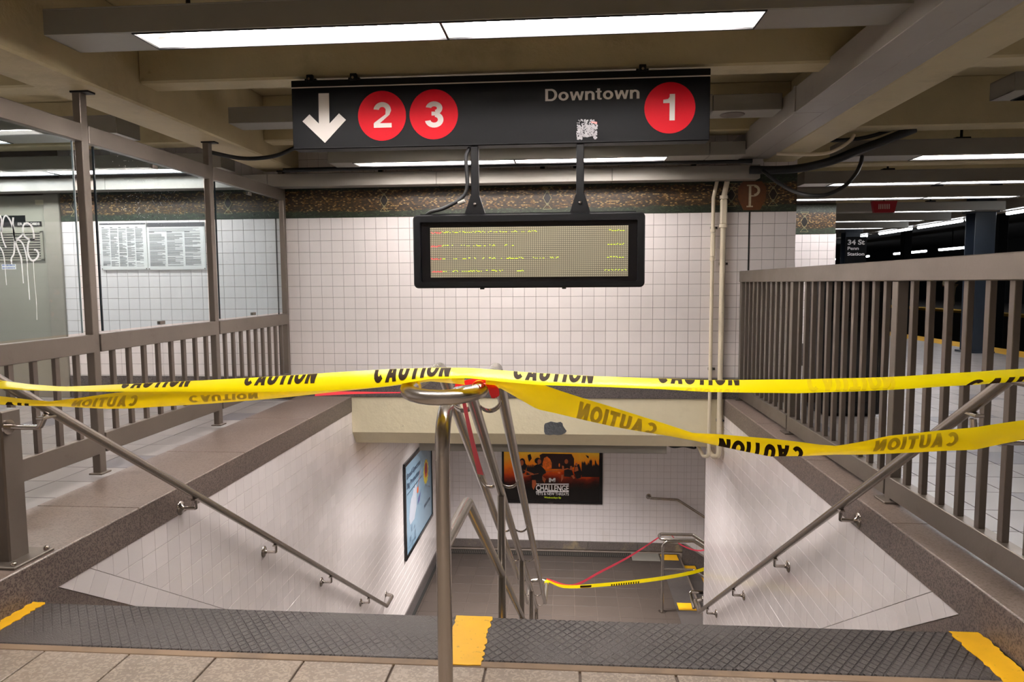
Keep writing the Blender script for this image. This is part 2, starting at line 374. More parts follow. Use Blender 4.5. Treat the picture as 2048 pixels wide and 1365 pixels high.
def nosing_mat():
    m = mat('dark_gritted_stair_nosing', '4A4441', .42, var=.10, vscale=3, stain=('857E79', 30, .58, .75, .3)); nt = m.node_tree; N = nt.nodes; L = nt.links; b = N['Principled BSDF']
    pos = N.new('ShaderNodeNewGeometry').outputs['Position']; sep = N.new('ShaderNodeSeparateXYZ'); L.new(pos, sep.inputs[0])
    def diag(sgn):
        a = N.new('ShaderNodeMath'); a.operation = 'MULTIPLY_ADD'; L.new(sep.outputs[1], a.inputs[0]); a.inputs[1].default_value = sgn*.8; L.new(sep.outputs[0], a.inputs[2])
        w = N.new('ShaderNodeMath'); w.operation = 'MULTIPLY'; L.new(a.outputs[0], w.inputs[0]); w.inputs[1].default_value = 2*math.pi/.036
        c = N.new('ShaderNodeMath'); c.operation = 'COSINE'; L.new(w.outputs[0], c.inputs[0])
        r = N.new('ShaderNodeMapRange'); L.new(c.outputs[0], r.inputs[0]); r.inputs[1].default_value = .72; r.inputs[2].default_value = .95; return r.outputs[0]
    mxm = N.new('ShaderNodeMath'); mxm.operation = 'MAXIMUM'; L.new(diag(1), mxm.inputs[0]); L.new(diag(-1), mxm.inputs[1])
    # worn smooth in patches
    nz = N.new('ShaderNodeTexNoise'); nz.inputs['Scale'].default_value = 1.9; nz.inputs['Detail'].default_value = 3; L.new(pos, nz.inputs[0])
    mr = N.new('ShaderNodeMapRange'); L.new(nz.outputs[0], mr.inputs[0]); mr.inputs[1].default_value = .36; mr.inputs[2].default_value = .56
    ml = N.new('ShaderNodeMath'); ml.operation = 'MULTIPLY'; L.new(mxm.outputs[0], ml.inputs[0]); L.new(mr.outputs[0], ml.inputs[1])
    old = b.inputs['Base Color'].links[0].from_socket
    mx = N.new('ShaderNodeMix'); mx.data_type = 'RGBA'; L.new(ml.outputs[0], mx.inputs[0]); L.new(old, mx.inputs[6]); mx.inputs[7].default_value = (*lin('2A2523'), 1)
    L.new(mx.outputs[2], b.inputs['Base Color'])
    gr = N.new('ShaderNodeTexNoise'); gr.inputs['Scale'].default_value = 260; L.new(pos, gr.inputs[0])
    h = N.new('ShaderNodeMath'); h.operation = 'MULTIPLY_ADD'; L.new(ml.outputs[0], h.inputs[0]); h.inputs[1].default_value = -1.6; L.new(gr.outputs[0], h.inputs[2])
    bp = N.new('ShaderNodeBump'); bp.inputs['Distance'].default_value = .0025; L.new(h.outputs[0], bp.inputs['Height']); L.new(bp.outputs[0], b.inputs['Normal'])
    return m
M_['nosing'] = nosing_mat()
def led_mat():
    m = mat('led_matrix_panel', '8B8773', .3, spec=.6); nt = m.node_tree; N = nt.nodes; L = nt.links; b = N['Principled BSDF']
    pos = N.new('ShaderNodeNewGeometry').outputs['Position']; sep = N.new('ShaderNodeSeparateXYZ'); L.new(pos, sep.inputs[0])
    outs = []
    for k in (0, 2):
        w = N.new('ShaderNodeMath'); w.operation = 'MULTIPLY'; L.new(sep.outputs[k], w.inputs[0]); w.inputs[1].default_value = 2*math.pi/.0112
        c = N.new('ShaderNodeMath'); c.operation = 'COSINE'; L.new(w.outputs[0], c.inputs[0]); outs.append(c.outputs[0])
    mm = N.new('ShaderNodeMath'); mm.operation = 'MAXIMUM'; L.new(outs[0], mm.inputs[0]); L.new(outs[1], mm.inputs[1])
    mr = N.new('ShaderNodeMapRange'); L.new(mm.outputs[0], mr.inputs[0]); mr.inputs[1].default_value = .2; mr.inputs[2].default_value = .9
    mx = N.new('ShaderNodeMix'); mx.data_type = 'RGBA'; L.new(mr.outputs[0], mx.inputs[0]); mx.inputs[6].default_value = (*lin('A8A28C'), 1); mx.inputs[7].default_value = (*lin('4F4B3D'), 1)
    L.new(mx.outputs[2], b.inputs['Base Color']); b.inputs['Coat Weight'].default_value = .6; b.inputs['Coat Roughness'].default_value = .05
    return m
M_['led'] = led_mat()

# ------------------------------------------------------------------ pieces laid on a surface
def inset(poly, d):
    p = list(poly)
    while True:
        r = _inset(p, d)
        if r or len(p) <= 3: return r
        k = min(range(len(p)), key=lambda i: math.hypot(p[i][0]-p[(i+1) % len(p)][0], p[i][1]-p[(i+1) % len(p)][1]))
        a, b = p[k], p[(k+1) % len(p)]; p[k] = ((a[0]+b[0])/2, (a[1]+b[1])/2); p.pop((k+1) % len(p))
def _inset(poly, d):
    n = len(poly); out = []
    L = []
    for i in range(n):
        (x0, y0), (x1, y1) = poly[i], poly[(i+1) % n]; dx, dy = x1-x0, y1-y0; l = math.hypot(dx, dy)
        if l < 1e-6: return None
        nx, ny = -dy/l, dx/l; L.append((nx, ny, nx*x0+ny*y0+d))
    for i in range(n):
        a, b = L[i-1], L[i]; det = a[0]*b[1]-a[1]*b[0]
        if abs(det) < 1e-5: return None
        out.append(((a[2]*b[1]-a[1]*b[2])/det, (a[0]*b[2]-a[2]*b[0])/det))
    ar = sum(out[i][0]*out[(i+1) % n][1]-out[(i+1) % n][0]*out[i][1] for i in range(n))/2
    if ar < 1e-5: return None
    for i in range(n):   # flipped edge means the piece is too thin
        (x0, y0), (x1, y1) = poly[i], poly[(i+1) % n]; (a0, b0), (a1, b1) = out[i], out[(i+1) % n]
        if (x1-x0)*(a1-a0)+(y1-y0)*(b1-b0) <= 0: return None
    return out
def clip(poly, a, b, c):
    """keep a*u+b*v+c >= 0"""
    out = []; n = len(poly)
    for i in range(n):
        p, q = poly[i], poly[(i+1) % n]; fp, fq = a*p[0]+b*p[1]+c, a*q[0]+b*q[1]+c
        if fp >= 0: out.append(p)
        if (fp > 0) != (fq > 0) and abs(fp-fq) > 1e-9:
            t = fp/(fp-fq); out.append((p[0]+t*(q[0]-p[0]), p[1]+t*(q[1]-p[1])))
    res = []
    for p in out:
        if not res or math.hypot(p[0]-res[-1][0], p[1]-res[-1][1]) > 1e-4: res.append(p)
    if len(res) > 2 and math.hypot(res[0][0]-res[-1][0], res[0][1]-res[-1][1]) < 1e-4: res.pop()
    return res if len(res) > 2 else None
def piece_geo(poly, th, b):
    n = len(poly); top = _inset(poly, b) or _inset(poly, b*.3) or list(poly)
    vs = [(x, y, 0) for x, y in poly]+[(x, y, th-b) for x, y in poly]+[(x, y, th) for x, y in top]
    fs = []
    for k in (0, n):
        for i in range(n): j = (i+1) % n; fs.append((k+i, k+j, k+n+j, k+n+i))
    fs.append(tuple(range(2*n, 3*n)))
    return vs, fs
_shared = {}
def lay(parent, mt, O, U, Vv, polys, name, gap=.003, th=.006, b=.0012, cap=300, tilt=.004, near=None, jitter=0.0, stuff_name=None, mats=None):
    """lay pieces (2-D outlines in the U,V frame at O): the `cap` nearest as parts, the rest joined"""
    O, U, Vv = V3(O), V3(U).normalized(), V3(Vv).normalized(); N = U.cross(Vv); near = near or V3((0, 0, EYE)); items = []
    for p in polys:
        q = inset(p, gap/2)
        if not q: continue
        cx = sum(a for a, _ in q)/len(q); cy = sum(a for _, a in q)/len(q)
        c = O+U*cx+Vv*cy; ar = abs(sum(q[i][0]*q[(i+1) % len(q)][1]-q[(i+1) % len(q)][0]*q[i][1] for i in range(len(q))))/2
        items.append(((c-near).length/math.sqrt(max(ar, 1e-6)), q, cx, cy, c))
    items.sort(key=lambda t: t[0]); rest = MB()
    B = Matrix(((U.x, Vv.x, N.x), (U.y, Vv.y, N.y), (U.z, Vv.z, N.z)))
    for i, (_, q, cx, cy, c) in enumerate(items):
        lp = [(a-cx, bb-cy) for a, bb in q]
        T = Matrix.Rotation(random.uniform(-tilt, tilt), 3, 'X') @ Matrix.Rotation(random.uniform(-tilt, tilt), 3, 'Y')
        R3 = B @ T; off = N*random.uniform(0, jitter)
        if i < cap:
            mt_i = mats(c) if mats else mt
            key = (tuple((round(a, 4), round(bb, 4)) for a, bb in lp), th, b, mt_i.name); me = _shared.get(key)
            if me is None:
                g = piece_geo(lp, th, b)
                if not g: continue
                me = bpy.data.meshes.new(name); me.from_pydata(g[0], [], g[1]); me.materials.append(mt_i); _shared[key] = me
            o = bpy.data.objects.new(name, me); COL.objects.link(o); o.parent = parent
            o.matrix_basis = Matrix.Translation(c+off-WO[parent]) @ R3.to_4x4()
        else:
            g = piece_geo(lp, th, b)
            if g: rest.add([R3 @ V3(p)+c+off for p in g[0]], g[1])
    if rest.v: rest.build(stuff_name or name+'_field', mt, parent, kind='stuff')
def grid(u0, u1, v0, v1, pu, pv, pu0=0., pv0=0., clips=()):
    """rectangles of a grid with pitch pu,pv and phase pu0,pv0, cut to the window and to half planes"""
    out = []; i0 = math.floor((u0-pu0)/pu); j0 = math.floor((v0-pv0)/pv)
    for i in range(i0, math.ceil((u1-pu0)/pu)):
        for j in range(j0, math.ceil((v1-pv0)/pv)):
            a, b, c, d = max(pu0+i*pu, u0), min(pu0+(i+1)*pu, u1), max(pv0+j*pv, v0), min(pv0+(j+1)*pv, v1)
            if b-a < .008 or d-c < .008: continue
            p = [(a, c), (b, c), (b, d), (a, d)]
            for cl in clips:
                p = clip(p, *cl) if p else None
            if p: out.append(p)
    return out

T = .11        # wall tile pitch
YW = 6.63      # upper back wall
XL, XR = -2.12, 1.47   # stairwell walls
ZC = .152      # kerb top
ZF = .12       # surrounding floor
ZL = -3.24     # lower landing
YF = 11.4      # far wall of the lower passage
SL = .643      # stair slope

# ================================================================== THE SETTING
# ---- upper floor in front of the stairs
fl = MB().box(-2.10, 1.46, -3.2, 2.16, -.25, -.008).build('floor', M_['joint'], kind='structure', label='beige stone tile floor in front of the stairs')
lay(fl, M_['floor_beige'], (0, 0, -.008), X_, Y_, grid(-2.10, 1.46, .3, 2.16, .305, .305, .04, 2.16-.305*8), 'floor_tile', gap=.007, th=.009, b=.002, jitter=.0008, tilt=.001)
MB().box(-2.10, 1.46, -3.2, .3, -.008, .0).build('floor_slab', M_['floor_beige'], fl)
# brown joint strip and gritted nosing
MB().cbox(-2.11, 1.46, 2.16, 2.195, -.25, .001, .002).build('trim_1', M_['brown_edge'], kind='structure', label='brown joint strip along the near edge of the stair nosing')
ns = MB().cbox(-2.11, 1.46, 2.195, 2.50, -.17, .002, .006).build('trim_2', M_['nosing'], kind='structure', label='dark gritted nosing stone at the top of the stairs')
def ragged(x0, x1, y0, y1, amp=.006, n=26):
    p = [(x0+random.uniform(-amp, amp), y0+(y1-y0)*i/n) for i in range(n)]
    q = [(x0+(x1-x0)*i/6, y1+random.uniform(-amp*.2, amp*.2)) for i in range(6)]
    r = [(x1+random.uniform(-amp, amp), y1-(y1-y0)*i/n) for i in range(n)]
    s = [(x1-(x1-x0)*i/6, y0+random.uniform(-amp*.3, amp*.3)) for i in range(6)]
    return list(reversed(p+q+r+s))
for (a, b, y0, lab) in ((-.417, -.283, 2.165, 'yellow painted stripe on the top nosing beside the centre post'), (-2.112, -2.055, 2.17, 'yellow painted stripe at the left end of the top nosing'), (1.355, 1.458, 2.10, 'yellow painted stripe at the right end of the top nosing')):
    MB().prism(ragged(a, b, y0, 2.499), (0, 0, 0), X_, Y_, Z_, .0015, .0042).build('painted_stripe', M_['yellow'], ns, label=lab)

# ---- staircase down
st = thing('staircase', (0, 2.5, 0), 'flight of dark granite steps going down into the passage', None, kind='structure')
for i in range(17):
    z = -.18*(i+1); y = 2.5+.28*i
    m = MB().cbox(XL+.005, XR-.005, y-.015, y+.30, z-.04, z, .006); m.box(XL+.005, XR-.005, y, y+.28, z-.24, z-.04)
    m.build('step', M_['concrete_dark'], st)
    MB().prism(ragged(-.42, -.29, y+.17, y+.285), (0, 0, z), X_, Y_, Z_, .0005, .003).build('painted_stripe', M_['yellow'], st)

# ---- stairwell side walls
def well_wall(name, X, U, sgn, yend, lab):
    # frame: u runs along U (so that U x Z points into the well), measured in world Y times sgn
    m = MB(); x0, x1 = (X-.25, X-.007) if X < 0 else (X+.007, X+.25)
    m.box(x0, x1, 2.5, yend, ZL-.2, 0); w = m.build(name, M_['grout_w'], kind='structure', label=lab)
    N = V3(U).cross(Z_); O = V3((X, 0, 0))-N*.007
    def cl(line_z0, line_y0, keep_above, slope=SL+.004):
        # z > z0 - slope (y - y0)
        s = 1 if keep_above else -1
        return (s*slope*sgn, s*1.0, -s*(line_z0+slope*line_y0))
    ulo, uhi = (2.5, yend) if sgn > 0 else (-yend, -2.5)
    main = grid(ulo, uhi, -3.06 if X < 0 else ZL+.18, -.001, T, T, .03, -.001, [cl(.004, 2.833, True)])
    # soldier course parallel to the stairs
    th = math.atan(SL+.004); L = (yend-2.6)/math.cos(th); sold = []
    n = int(L/T)
    for i in range(-2, n+1):
        a0, a1 = i*T, (i+1)*T; q = []
        for s_, h in ((a0, .0), (a1, 0.), (a1, .1065), (a0, .1065)):
            y = 2.64+s_*math.cos(th)+h*math.sin(th); z = .002-s_*math.sin(th)+h*math.cos(th); q.append((y*sgn, z))
        if sgn < 0: q.reverse()
        p = clip(q, 0, -1, -.001)
        if p: p = clip(p, 0, 1, 3.06)
        if p: p = clip(p, -sgn, 0, yend)
        if p: sold.append(p)
    lay(w, M_['tile_l'], O, U, Z_, sold, 'soldier_tile', gap=.0022, cap=90, tilt=.003)
    lay(w, M_['tile_l'], O, U, Z_, main, 'wall_tile', gap=.0022, cap=300, tilt=.0035)
    # granite stringer below the soldier course
    yb = 2.5; pts = [(2.47, 0), (2.5, -3.25), (yend, -3.25), (yend, -3.2), (7.35, -3.06), (2.637, 0)]
    m = MB(); a = [(X-N.x*.003, y, z) for y, z in pts]; b = [(X+N.x*.004, y, z) for y, z in pts]; k = len(pts)
    m.add(a+b, [tuple(range(k)), tuple(reversed(range(k, 2*k)))]+[(i, (i+1) % k, k+(i+1) % k, k+i) for i in range(k)])
    m.build('granite_stringer', M_['granite'], w)
    return w
wl = well_wall('wall_left', XL, (0, 1, 0), 1, YF, 'white tiled wall on the left of the stairwell')
wr = well_wall('wall_right', XR, (0, -1, 0), -1, 7.43, 'white tiled wall on the right of the stairwell')
# dark granite skirting along the lower left wall
bb = MB().box(XL-.01, XL+.012, 7.3, YF, ZL, -3.06).build('baseboard_left', M_['granite_b'], kind='structure', label='dark skirting at the foot of the left passage wall')
MB().box(XL+.012, XL+.05, 7.3, YF, ZL-.01, ZL+.006).build('gutter', M_['dark_gap'], bb)

# ---- granite kerbs round the opening
def kerb(name, x0, x1, y0, y1, n, lab, inner):
    k = thing(name, ((x0+x1)/2, y0, 0), lab, None, kind='structure'); 
    for i in range(n):
        a, b = y0+(y1-y0)*i/n, y0+(y1-y0)*(i+1)/n
        MB().cbox(x0, x1, a+.001, b-.001, -.001 if i else -.17, ZC, .004).build('kerb_stone', M_['granite_top'], k)
        fx = inner; s = .0035 if inner < 0 else -.0035
        MB().box(min(fx, fx+s), max(fx, fx+s), a+.001, b-.001, .0 if i else -.17, ZC-.005).build('kerb_face', M_['granite'], k)
    return k
kerb('trim_3', -2.66, XL, -.2, YW-.01, 6, 'wide worn granite kerb along the left of the stairwell', XL)
kerb('trim_4', XR, 1.72, -.2, YW-.01, 6, 'narrow granite kerb along the right of the stairwell', XR)

# ---- surrounding floors
def tilefloor(name, x0, x1, y0, y1, z, lab, px0, py0, main, cap=300, mats=None, hx=(None, None)):
    f = MB().box(x0, x1, y0, y1, z-.3, z-.008).build(name, M_['joint'], kind='structure', label=lab)
    lay(f, main, (0, 0, z-.008), X_, Y_, grid(x0, x1, y0, y1, .305, .305, px0, py0), 'floor_tile', gap=.005, th=.0085, b=.0015, cap=cap, jitter=.0006, tilt=.0015, mats=mats)
    return f
pick = lambda c: M_['floor_dark'] if (math.sin(c.x*7.3+c.y*3.1)*43.7) % 1 < .22 else M_['floor_blue']
tilefloor('floor', -6.6, -2.665, 1.6, YW, ZF, 'grey tiled floor beyond the left steel screen', -2.665, 1.6, M_['floor_blue'], 200, pick)
tilefloor('floor', 1.725, 6.68, 2.0, 17.0, ZF, 'grey tiled platform floor beyond the right railing', 1.725, 2.0, M_['floor_blue'], 300, pick)
MB().box(1.725, 7.2, -4, 2.0, ZF-.3, ZF).build('floor', M_['floor_blue'], kind='structure', label='grey platform floor beside the camera')
MB().box(-6.6, -2.665, -4, 1.6, ZF-.3, ZF).build('floor', M_['floor_blue'], kind='structure', label='grey floor left of the camera')
MB().box(1.725, 6.68, 17.0, 44, ZF-.3, ZF).build('floor', M_['floor_blue'], kind='structure', label='far end of the platform floor')
MB().cbox(6.68, 7.2, -4, 44, ZF-.3, ZF+.004, .005).build('trim_5', M_['plat_yellow'], kind='structure', label='yellow warning strip along the platform edge')
MB().box(7.1, 7.2, -4, 44, -1.2, ZF-.3).build('trim_6', M_['black'], kind='structure', label='dark platform wall above the track')

# ---- back wall with mosaic frieze
bw = MB()
bw.box(XL-.6, XR+.62, YW+.007, YW+.35, -.05, 2.85); bw.box(-5.04, XL-.6, YW+.007, YW+.35, ZF, 2.85); bw.box(-6.6, -5.04, YW+.06, YW+.35, ZF, 2.85)
bw = bw.build('wall_back', M_['grout'], kind='structure', label='white tiled back wall above the stairwell')
ph = .0
lay(bw, M_['tile'], (0, YW+.007, 0), X_, Z_, grid(-5.038, 2.09, .345, 1.895, T, T, -.19, .355), 'wall_tile', gap=.0028, cap=300, tilt=.006, near=V3((-.4, 0, 1.2)))
lay(bw, M_['tile'], (0, YW+.007, 0), X_, Z_, grid(-5.038, 2.09, 2.25, 2.75, T, .20, -.19, 2.25), 'upper_wall_tile', gap=.003, cap=0, stuff_name='upper_wall_tiles')
MB().box(-5.03, 2.09, YW-.004, YW+.012, 1.895, 2.25).build('mosaic_frieze', M_['mosaic'], bw, label='brown and green mosaic band')
# black movement joints
for x in (-2.83, 1.67):
    MB().box(x-.006, x+.006, YW-.002, YW+.008, .345, 1.9).build('expansion_joint', M_['dark_gap'], bw)
# diamonds in the frieze
def diamond(par, c, s=1.0, N=V3((0, -1, 0)), U=X_):
    O = V3(c)
    for k in ((0, 1), (1, 0)): pass
    MB().flat([(0, -.068*s), (.035*s, 0), (0, .068*s), (-.035*s, 0)], O, U, Z_, N, .006).build('diamond_inlay', M_['dark_red'], par)
    m = MB(); w = .0036
    def ln(p, q):
        d = V3((q[0]-p[0], q[1]-p[1], 0)); l = d.length; n = V3((-d.y, d.x, 0))/l*w/2*1.0
        m.flat([(p[0]-n.x, p[1]-n.y), (q[0]-n.x, q[1]-n.y), (q[0]+n.x, q[1]+n.y), (p[0]+n.x, p[1]+n.y)], O, U, Z_, N, .0075)
    D = [(0, -.072*s), (.038*s, 0), (0, .072*s), (-.038*s, 0)]
    for i in range(4): ln(D[i], D[(i+1) % 4])
    for sg in (1, -1):
        ln((-.042*s, sg*.104*s), (.042*s, sg*.104*s)); ln((-.042*s, sg*.104*s), (.008*s, sg*.045*s)); ln((.042*s, sg*.104*s), (-.008*s, sg*.045*s))
    m.build('diamond_outline', M_['tesserae'], par)
M_['dark_red'] = mat('dark_maroon_tile', '0C0504', .35); M_['tesserae'] = mat('pale_tesserae', '8F8763', .5)
M_['plaque'] = mat('brown_mosaic', '5A3418', .45, var=.15, vscale=40); M_['darkdot'] = mat('black_tessera', '10110E', .4)
for x in (-4.88, -3.30, -1.75, -.19, 1.50, 1.875):
    diamond(bw, (x, YW-.004, 2.05))
for i in range(12):
    x = -4.6+.52*i
    MB().box(x-.008, x+.008, YW-.0075, YW-.003, 1.927, 1.943).build('black_tessera', M_['darkdot'], bw)
oc = [(.075, -.135), (.125, -.03), (.125, .07), (.085, .125), (-.085, .125), (-.125, .07), (-.125, -.03), (-.075, -.135)]
MB().prism(list(reversed(oc)) if False else oc, (1.688, YW-.004, 2.045), X_, Z_, V3((0, -1, 0)), 0, .004).build('letter_plaque', M_['plaque'], bw)
pm = MB(); OP = V3((1.688, YW-.0088, 2.045))
def arc(cx, cy, r0, r1, a0, a1, n=10, sy=1.0):
    o = [(cx+r1*math.cos(a0+(a1-a0)*i/n), cy+sy*r1*math.sin(a0+(a1-a0)*i/n)) for i in range(n+1)]
    i_ = [(cx+r0*math.cos(a0+(a1-a0)*i/n), cy+sy*r0*math.sin(a0+(a1-a0)*i/n)) for i in range(n+1)]
    return [[o[i], o[i+1], i_[i+1], i_[i]] for i in range(n)]
NB = V3((0, -1, 0))
pm.flat([(-.03, -.10), (-.008, -.10), (-.008, .09), (-.03, .09)], OP, X_, Z_, NB)
pm.flat([(-.048, -.108), (.01, -.108), (.01, -.096), (-.048, -.096)], OP, X_, Z_, NB)
pm.flat([(-.048, .083), (.02, .083), (.02, .095), (-.048, .095)], OP, X_, Z_, NB)
pm.flat([(-.01, -.012), (.02, -.012), (.02, -.001), (-.01, -.001)], OP, X_, Z_, NB)
for q in arc(.018, .0415, .030, .0535, -math.pi/2, math.pi/2): pm.flat(q, OP, X_, Z_, NB)
pm.build('letter', M_['tesserae_w'] if 'tesserae_w' in M_ else M_.setdefault('tesserae_w', mat('off_white_tesserae', 'B4A98E', .5, var=.15, vscale=60)), bw, label='mosaic letter P')
# skirting of the back wall, left part and over the stairwell
for (a, b, z0, nm, lab) in ((-5.03, -2.66, ZF, 'baseboard_back', 'grey granite skirting of the back wall, left of the stairwell'), (-2.66, 2.09, .15, 'baseboard_well', 'grey granite skirting of the back wall above the concrete lintel')):
    s = thing(nm, ((a+b)/2, YW, z0), lab, None, kind='structure'); n = max(2, int((b-a)/1.2))
    for i in range(n):
        MB().cbox(a+(b-a)*i/n+.0008, a+(b-a)*(i+1)/n-.0008, YW-.012, YW+.02, z0, .345, .0015).build('skirting_stone', M_['granite_b'], s)
# concrete lintel over the lower passage
lt = MB(); prof = [(YW, .148), (YW, -.205), (YW+.11, -.335), (YW+.6, -.335), (YW+.6, .148)]
a = [(XL-.02, y, z) for y, z in prof]; b = [(XR+.02, y, z) for y, z in prof]; k = len(prof)
lt.add(a+b, [tuple(reversed(range(k))), tuple(range(k, 2*k))]+[(i, (i+1) % k, k+(i+1) % k, k+i) for i in range(k)])
lt = lt.build('trim_7', M_['cream'], kind='structure', label='cream painted concrete lintel over the lower passage')
random.seed(3)
chip = [(pt(1040+a/4.876, 800+b/4.876, Y=YW).x+.115, pt(1040+a/4.876, 800+b/4.876, Y=YW).z+.135) for a, b in ((235, 250), (235, 310), (245, 338), (290, 345), (330, 340), (370, 345), (410, 340), (440, 325), (455, 305), (440, 285), (420, 255), (415, 230), (395, 215), (360, 224), (330, 218), (300, 212), (275, 222), (245, 230))]
MB().prism(chip, (-.115, YW, -.135), X_, Z_, NB, -.002, .003).build('bare_patch', M_['brownstone'], lt, label='chipped patch of bare grey concrete')
random.seed(11)
# ---- second white block with frieze beside the platform, and its return
wb = MB().box(1.85, 3.53, 9.607, 14, ZF, 2.85); wb.box(1.85, 2.088, YW+.36, 9.607, ZF, 2.85)
wb = wb.build('wall_side', M_['grout'], kind='structure', label='white tiled block with mosaic band beside the platform')
lay(wb, M_['tile'], (0, 9.607, 0), X_, Z_, grid(2.09, 3.53, .42, 1.88, T, T, .03, .45), 'wall_tile', gap=.003, cap=150, tilt=.006)
MB().box(2.09, 3.535, 9.596, 9.61, 1.88, 2.28).build('mosaic_frieze', M_['mosaic'], wb)
MB().box(2.09, 3.535, 9.59, 9.61, ZF, .42).build('skirting_stone', M_['granite_b'], wb)
diamond(wb, (3.13, 9.596, 2.04), 1.25)
MB().box(3.53, 3.545, 9.6, 14, .4, 1.88).build('side_face', M_['tile'], wb)

# ---- lower passage
f = MB().box(XL, 1.85, 7.2, YF, ZL-.2, ZL-.008).build('floor', M_['joint'], kind='structure', label='brown tiled landing at the foot of the stairs')
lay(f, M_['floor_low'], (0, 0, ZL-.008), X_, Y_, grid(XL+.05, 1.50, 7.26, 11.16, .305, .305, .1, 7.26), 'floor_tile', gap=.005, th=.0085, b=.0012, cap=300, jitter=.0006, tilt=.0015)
wf = MB().box(XL-.02, 5.5, YF+.007, YF+.3, ZL-2.2, -.2).build('wall_far', M_['grout_w'], kind='structure', label='white tiled far wall of the lower passage')
# the wall runs down with the next flight on the right
lay(wf, M_['tile_d'], (0, YF+.007, 0), X_, Z_, grid(XL, 1.95, ZL+.17, -.26, T, T, .045, ZL+.17)+grid(1.95, 4.6, ZL-1.2, -.26, T, T, .045, ZL+.17, [(SL, 1, -(ZL+.17+SL*1.95))]), 'wall_tile', gap=.0022, cap=300, tilt=.004, near=V3((.9, 0, 3)))
bf = thing('baseboard_far', (0, YF, ZL), 'stained granite skirting at the foot of the far passage wall', None, kind='structure')
M_['granite_stain'] = mat('stained_granite', '6B625D', .5, speck=('3F3835', 190, .62), var=.1, stain=[('9C8B6A', 3.2, .56, .66, .6), ('4A2E1D', 6, .62, .7, .6)])
for i in range(5):
    a, b = XL+.82*i, XL+.82*(i+1)
    if i == 4: b = 1.9
    MB().cbox(a+.001, b-.001, YF-.02, YF+.012, ZL+.035, ZL+.17, .002).build('skirting_stone', M_['granite_stain'], bf)
m = MB(); q = [(1.9, ZL+.17), (1.9, ZL-.3), (4.6, ZL-2.0), (4.6, ZL+.17-SL*2.65)]
a = [(x, YF-.02, z) for x, z in q]; b = [(x, YF+.012, z) for x, z in q]
m.add(a+b, [(0, 1, 2, 3), (7, 6, 5, 4)]+[(i, 4+i, 4+(i+1) % 4, (i+1) % 4) for i in range(4)]); m.build('sloping_skirting', M_['granite_b'], bf)
gt = MB().box(XL+.06, 1.35, 11.17, 11.37, ZL-.02, ZL-.006).build('drain_grate', M_['dark_gap'], kind='structure', label='slotted metal drain at the foot of the far passage wall')
m = MB()
for i in range(110):
    x = XL+.08+i*.0315; m.box(x, x+.017, 11.20, 11.33, ZL-.006, ZL+.004)
m.build('grate_bars', M_['concrete_dark'], gt, kind='stuff')
MB().cbox(1.05, 1.50, 11.05, 11.36, ZL-.004, ZL+.006, .002).build('cover_plate', M_['lamp_grey'], gt)
# next flight, going down to the right
s2 = thing('staircase', (1.5, 9.4, ZL), 'second flight of dark steps going down to the right of the landing', None, kind='structure')
for i in range(10):
    z = ZL-.18*i; x = 1.50+.30*i if i else 1.50
    x1 = x+.32
    mm = MB().cbox(x, x1, 7.45, YF-.03, z-.18, z+.001, .006); mm.build('step', M_['nosing'], s2)
    if i < 3:
        for (y0, y1) in ((9.36, 9.58), (11.1, 11.33)):
            MB().prism(ragged(x+.03, x1-.02, y0, y1, .004, 8), (0, 0, z), X_, Y_, Z_, .001, .0035).build('painted_stripe', M_['yellow'], s2)
MB().box(XR+.003, 5.5, 7.25, 7.43, -3.6-1.5, -.2).build('wall_near', M_['tile_d'], kind='structure', label='white wall of the lower passage behind the stairwell corner')
MB().box(XL-.3, 5.5, YW+.6, YF+.3, -.25, -.05).build('ceiling', M_['beige'], kind='structure', label='ceiling of the lower passage')
MB().box(5.5, 5.7, 7.25, YF+.3, -5, -.2).build('wall_right', M_['tile_d'], kind='structure', label='end wall of the lower passage')

# ---- ceiling and beams
MB().box(-6.8, 7.2, -4.2, 17.5, 2.85, 3.0).build('ceiling', M_['beige'], kind='structure', label='low beige painted concrete ceiling')
def beam(x0, x1, y0, y1, z0, lab, mt='beige', z1=2.85, b=.012):
    return MB().cbox(x0, x1, y0, y1, z0, z1+.004, b).build('ceiling_beam', M_[mt], kind='structure', label=lab)
beam(-2.92, -2.58, -4.2, YW, 2.34, 'beige beam running away above the left steel screen')
beam(1.78, 2.06, -4.2, YW, 2.34, 'beige beam running away beside the grey cable duct on the right')
for y, lab in ((.7, 'beige cross beam behind the camera'), (2.42, 'beige cross beam nearest the camera'), (4.12, 'beige cross beam that carries the hanging train sign'), (5.85, 'beige cross beam behind the hanging train sign')):
    beam(-6.6, -2.915, y, y+.19, 2.47, lab+', left bay'); beam(-2.585, 1.785, y, y+.19, 2.47, lab+', middle bay'); beam(2.055, 7.15, y, y+.19, 2.47, lab+', right bay')
for i, y in enumerate((7.45, 8.95, 10.5, 12.1, 13.7, 15.3)):
    beam(2.055 if y < 9.6 else 2.4, 6.9, y, y+.19, 2.44, 'cross beam number %s over the platform beyond the back wall' % ('one two three four five six'.split()[i]))
beam(6.85, 7.2, -4.2, 44, 2.36, 'pale edge beam along the track side of the platform', 'greypaint')
MB().box(7.2, 22, -4, 46, 3.3, 3.4).build('ceiling', M_['near_black'], kind='structure', label='black ceiling over the tracks')
MB().box(2.0, 7.2, 17.5, 46, 2.62, 2.75).build('ceiling', M_['beige'], kind='structure', label='far end of the platform ceiling')
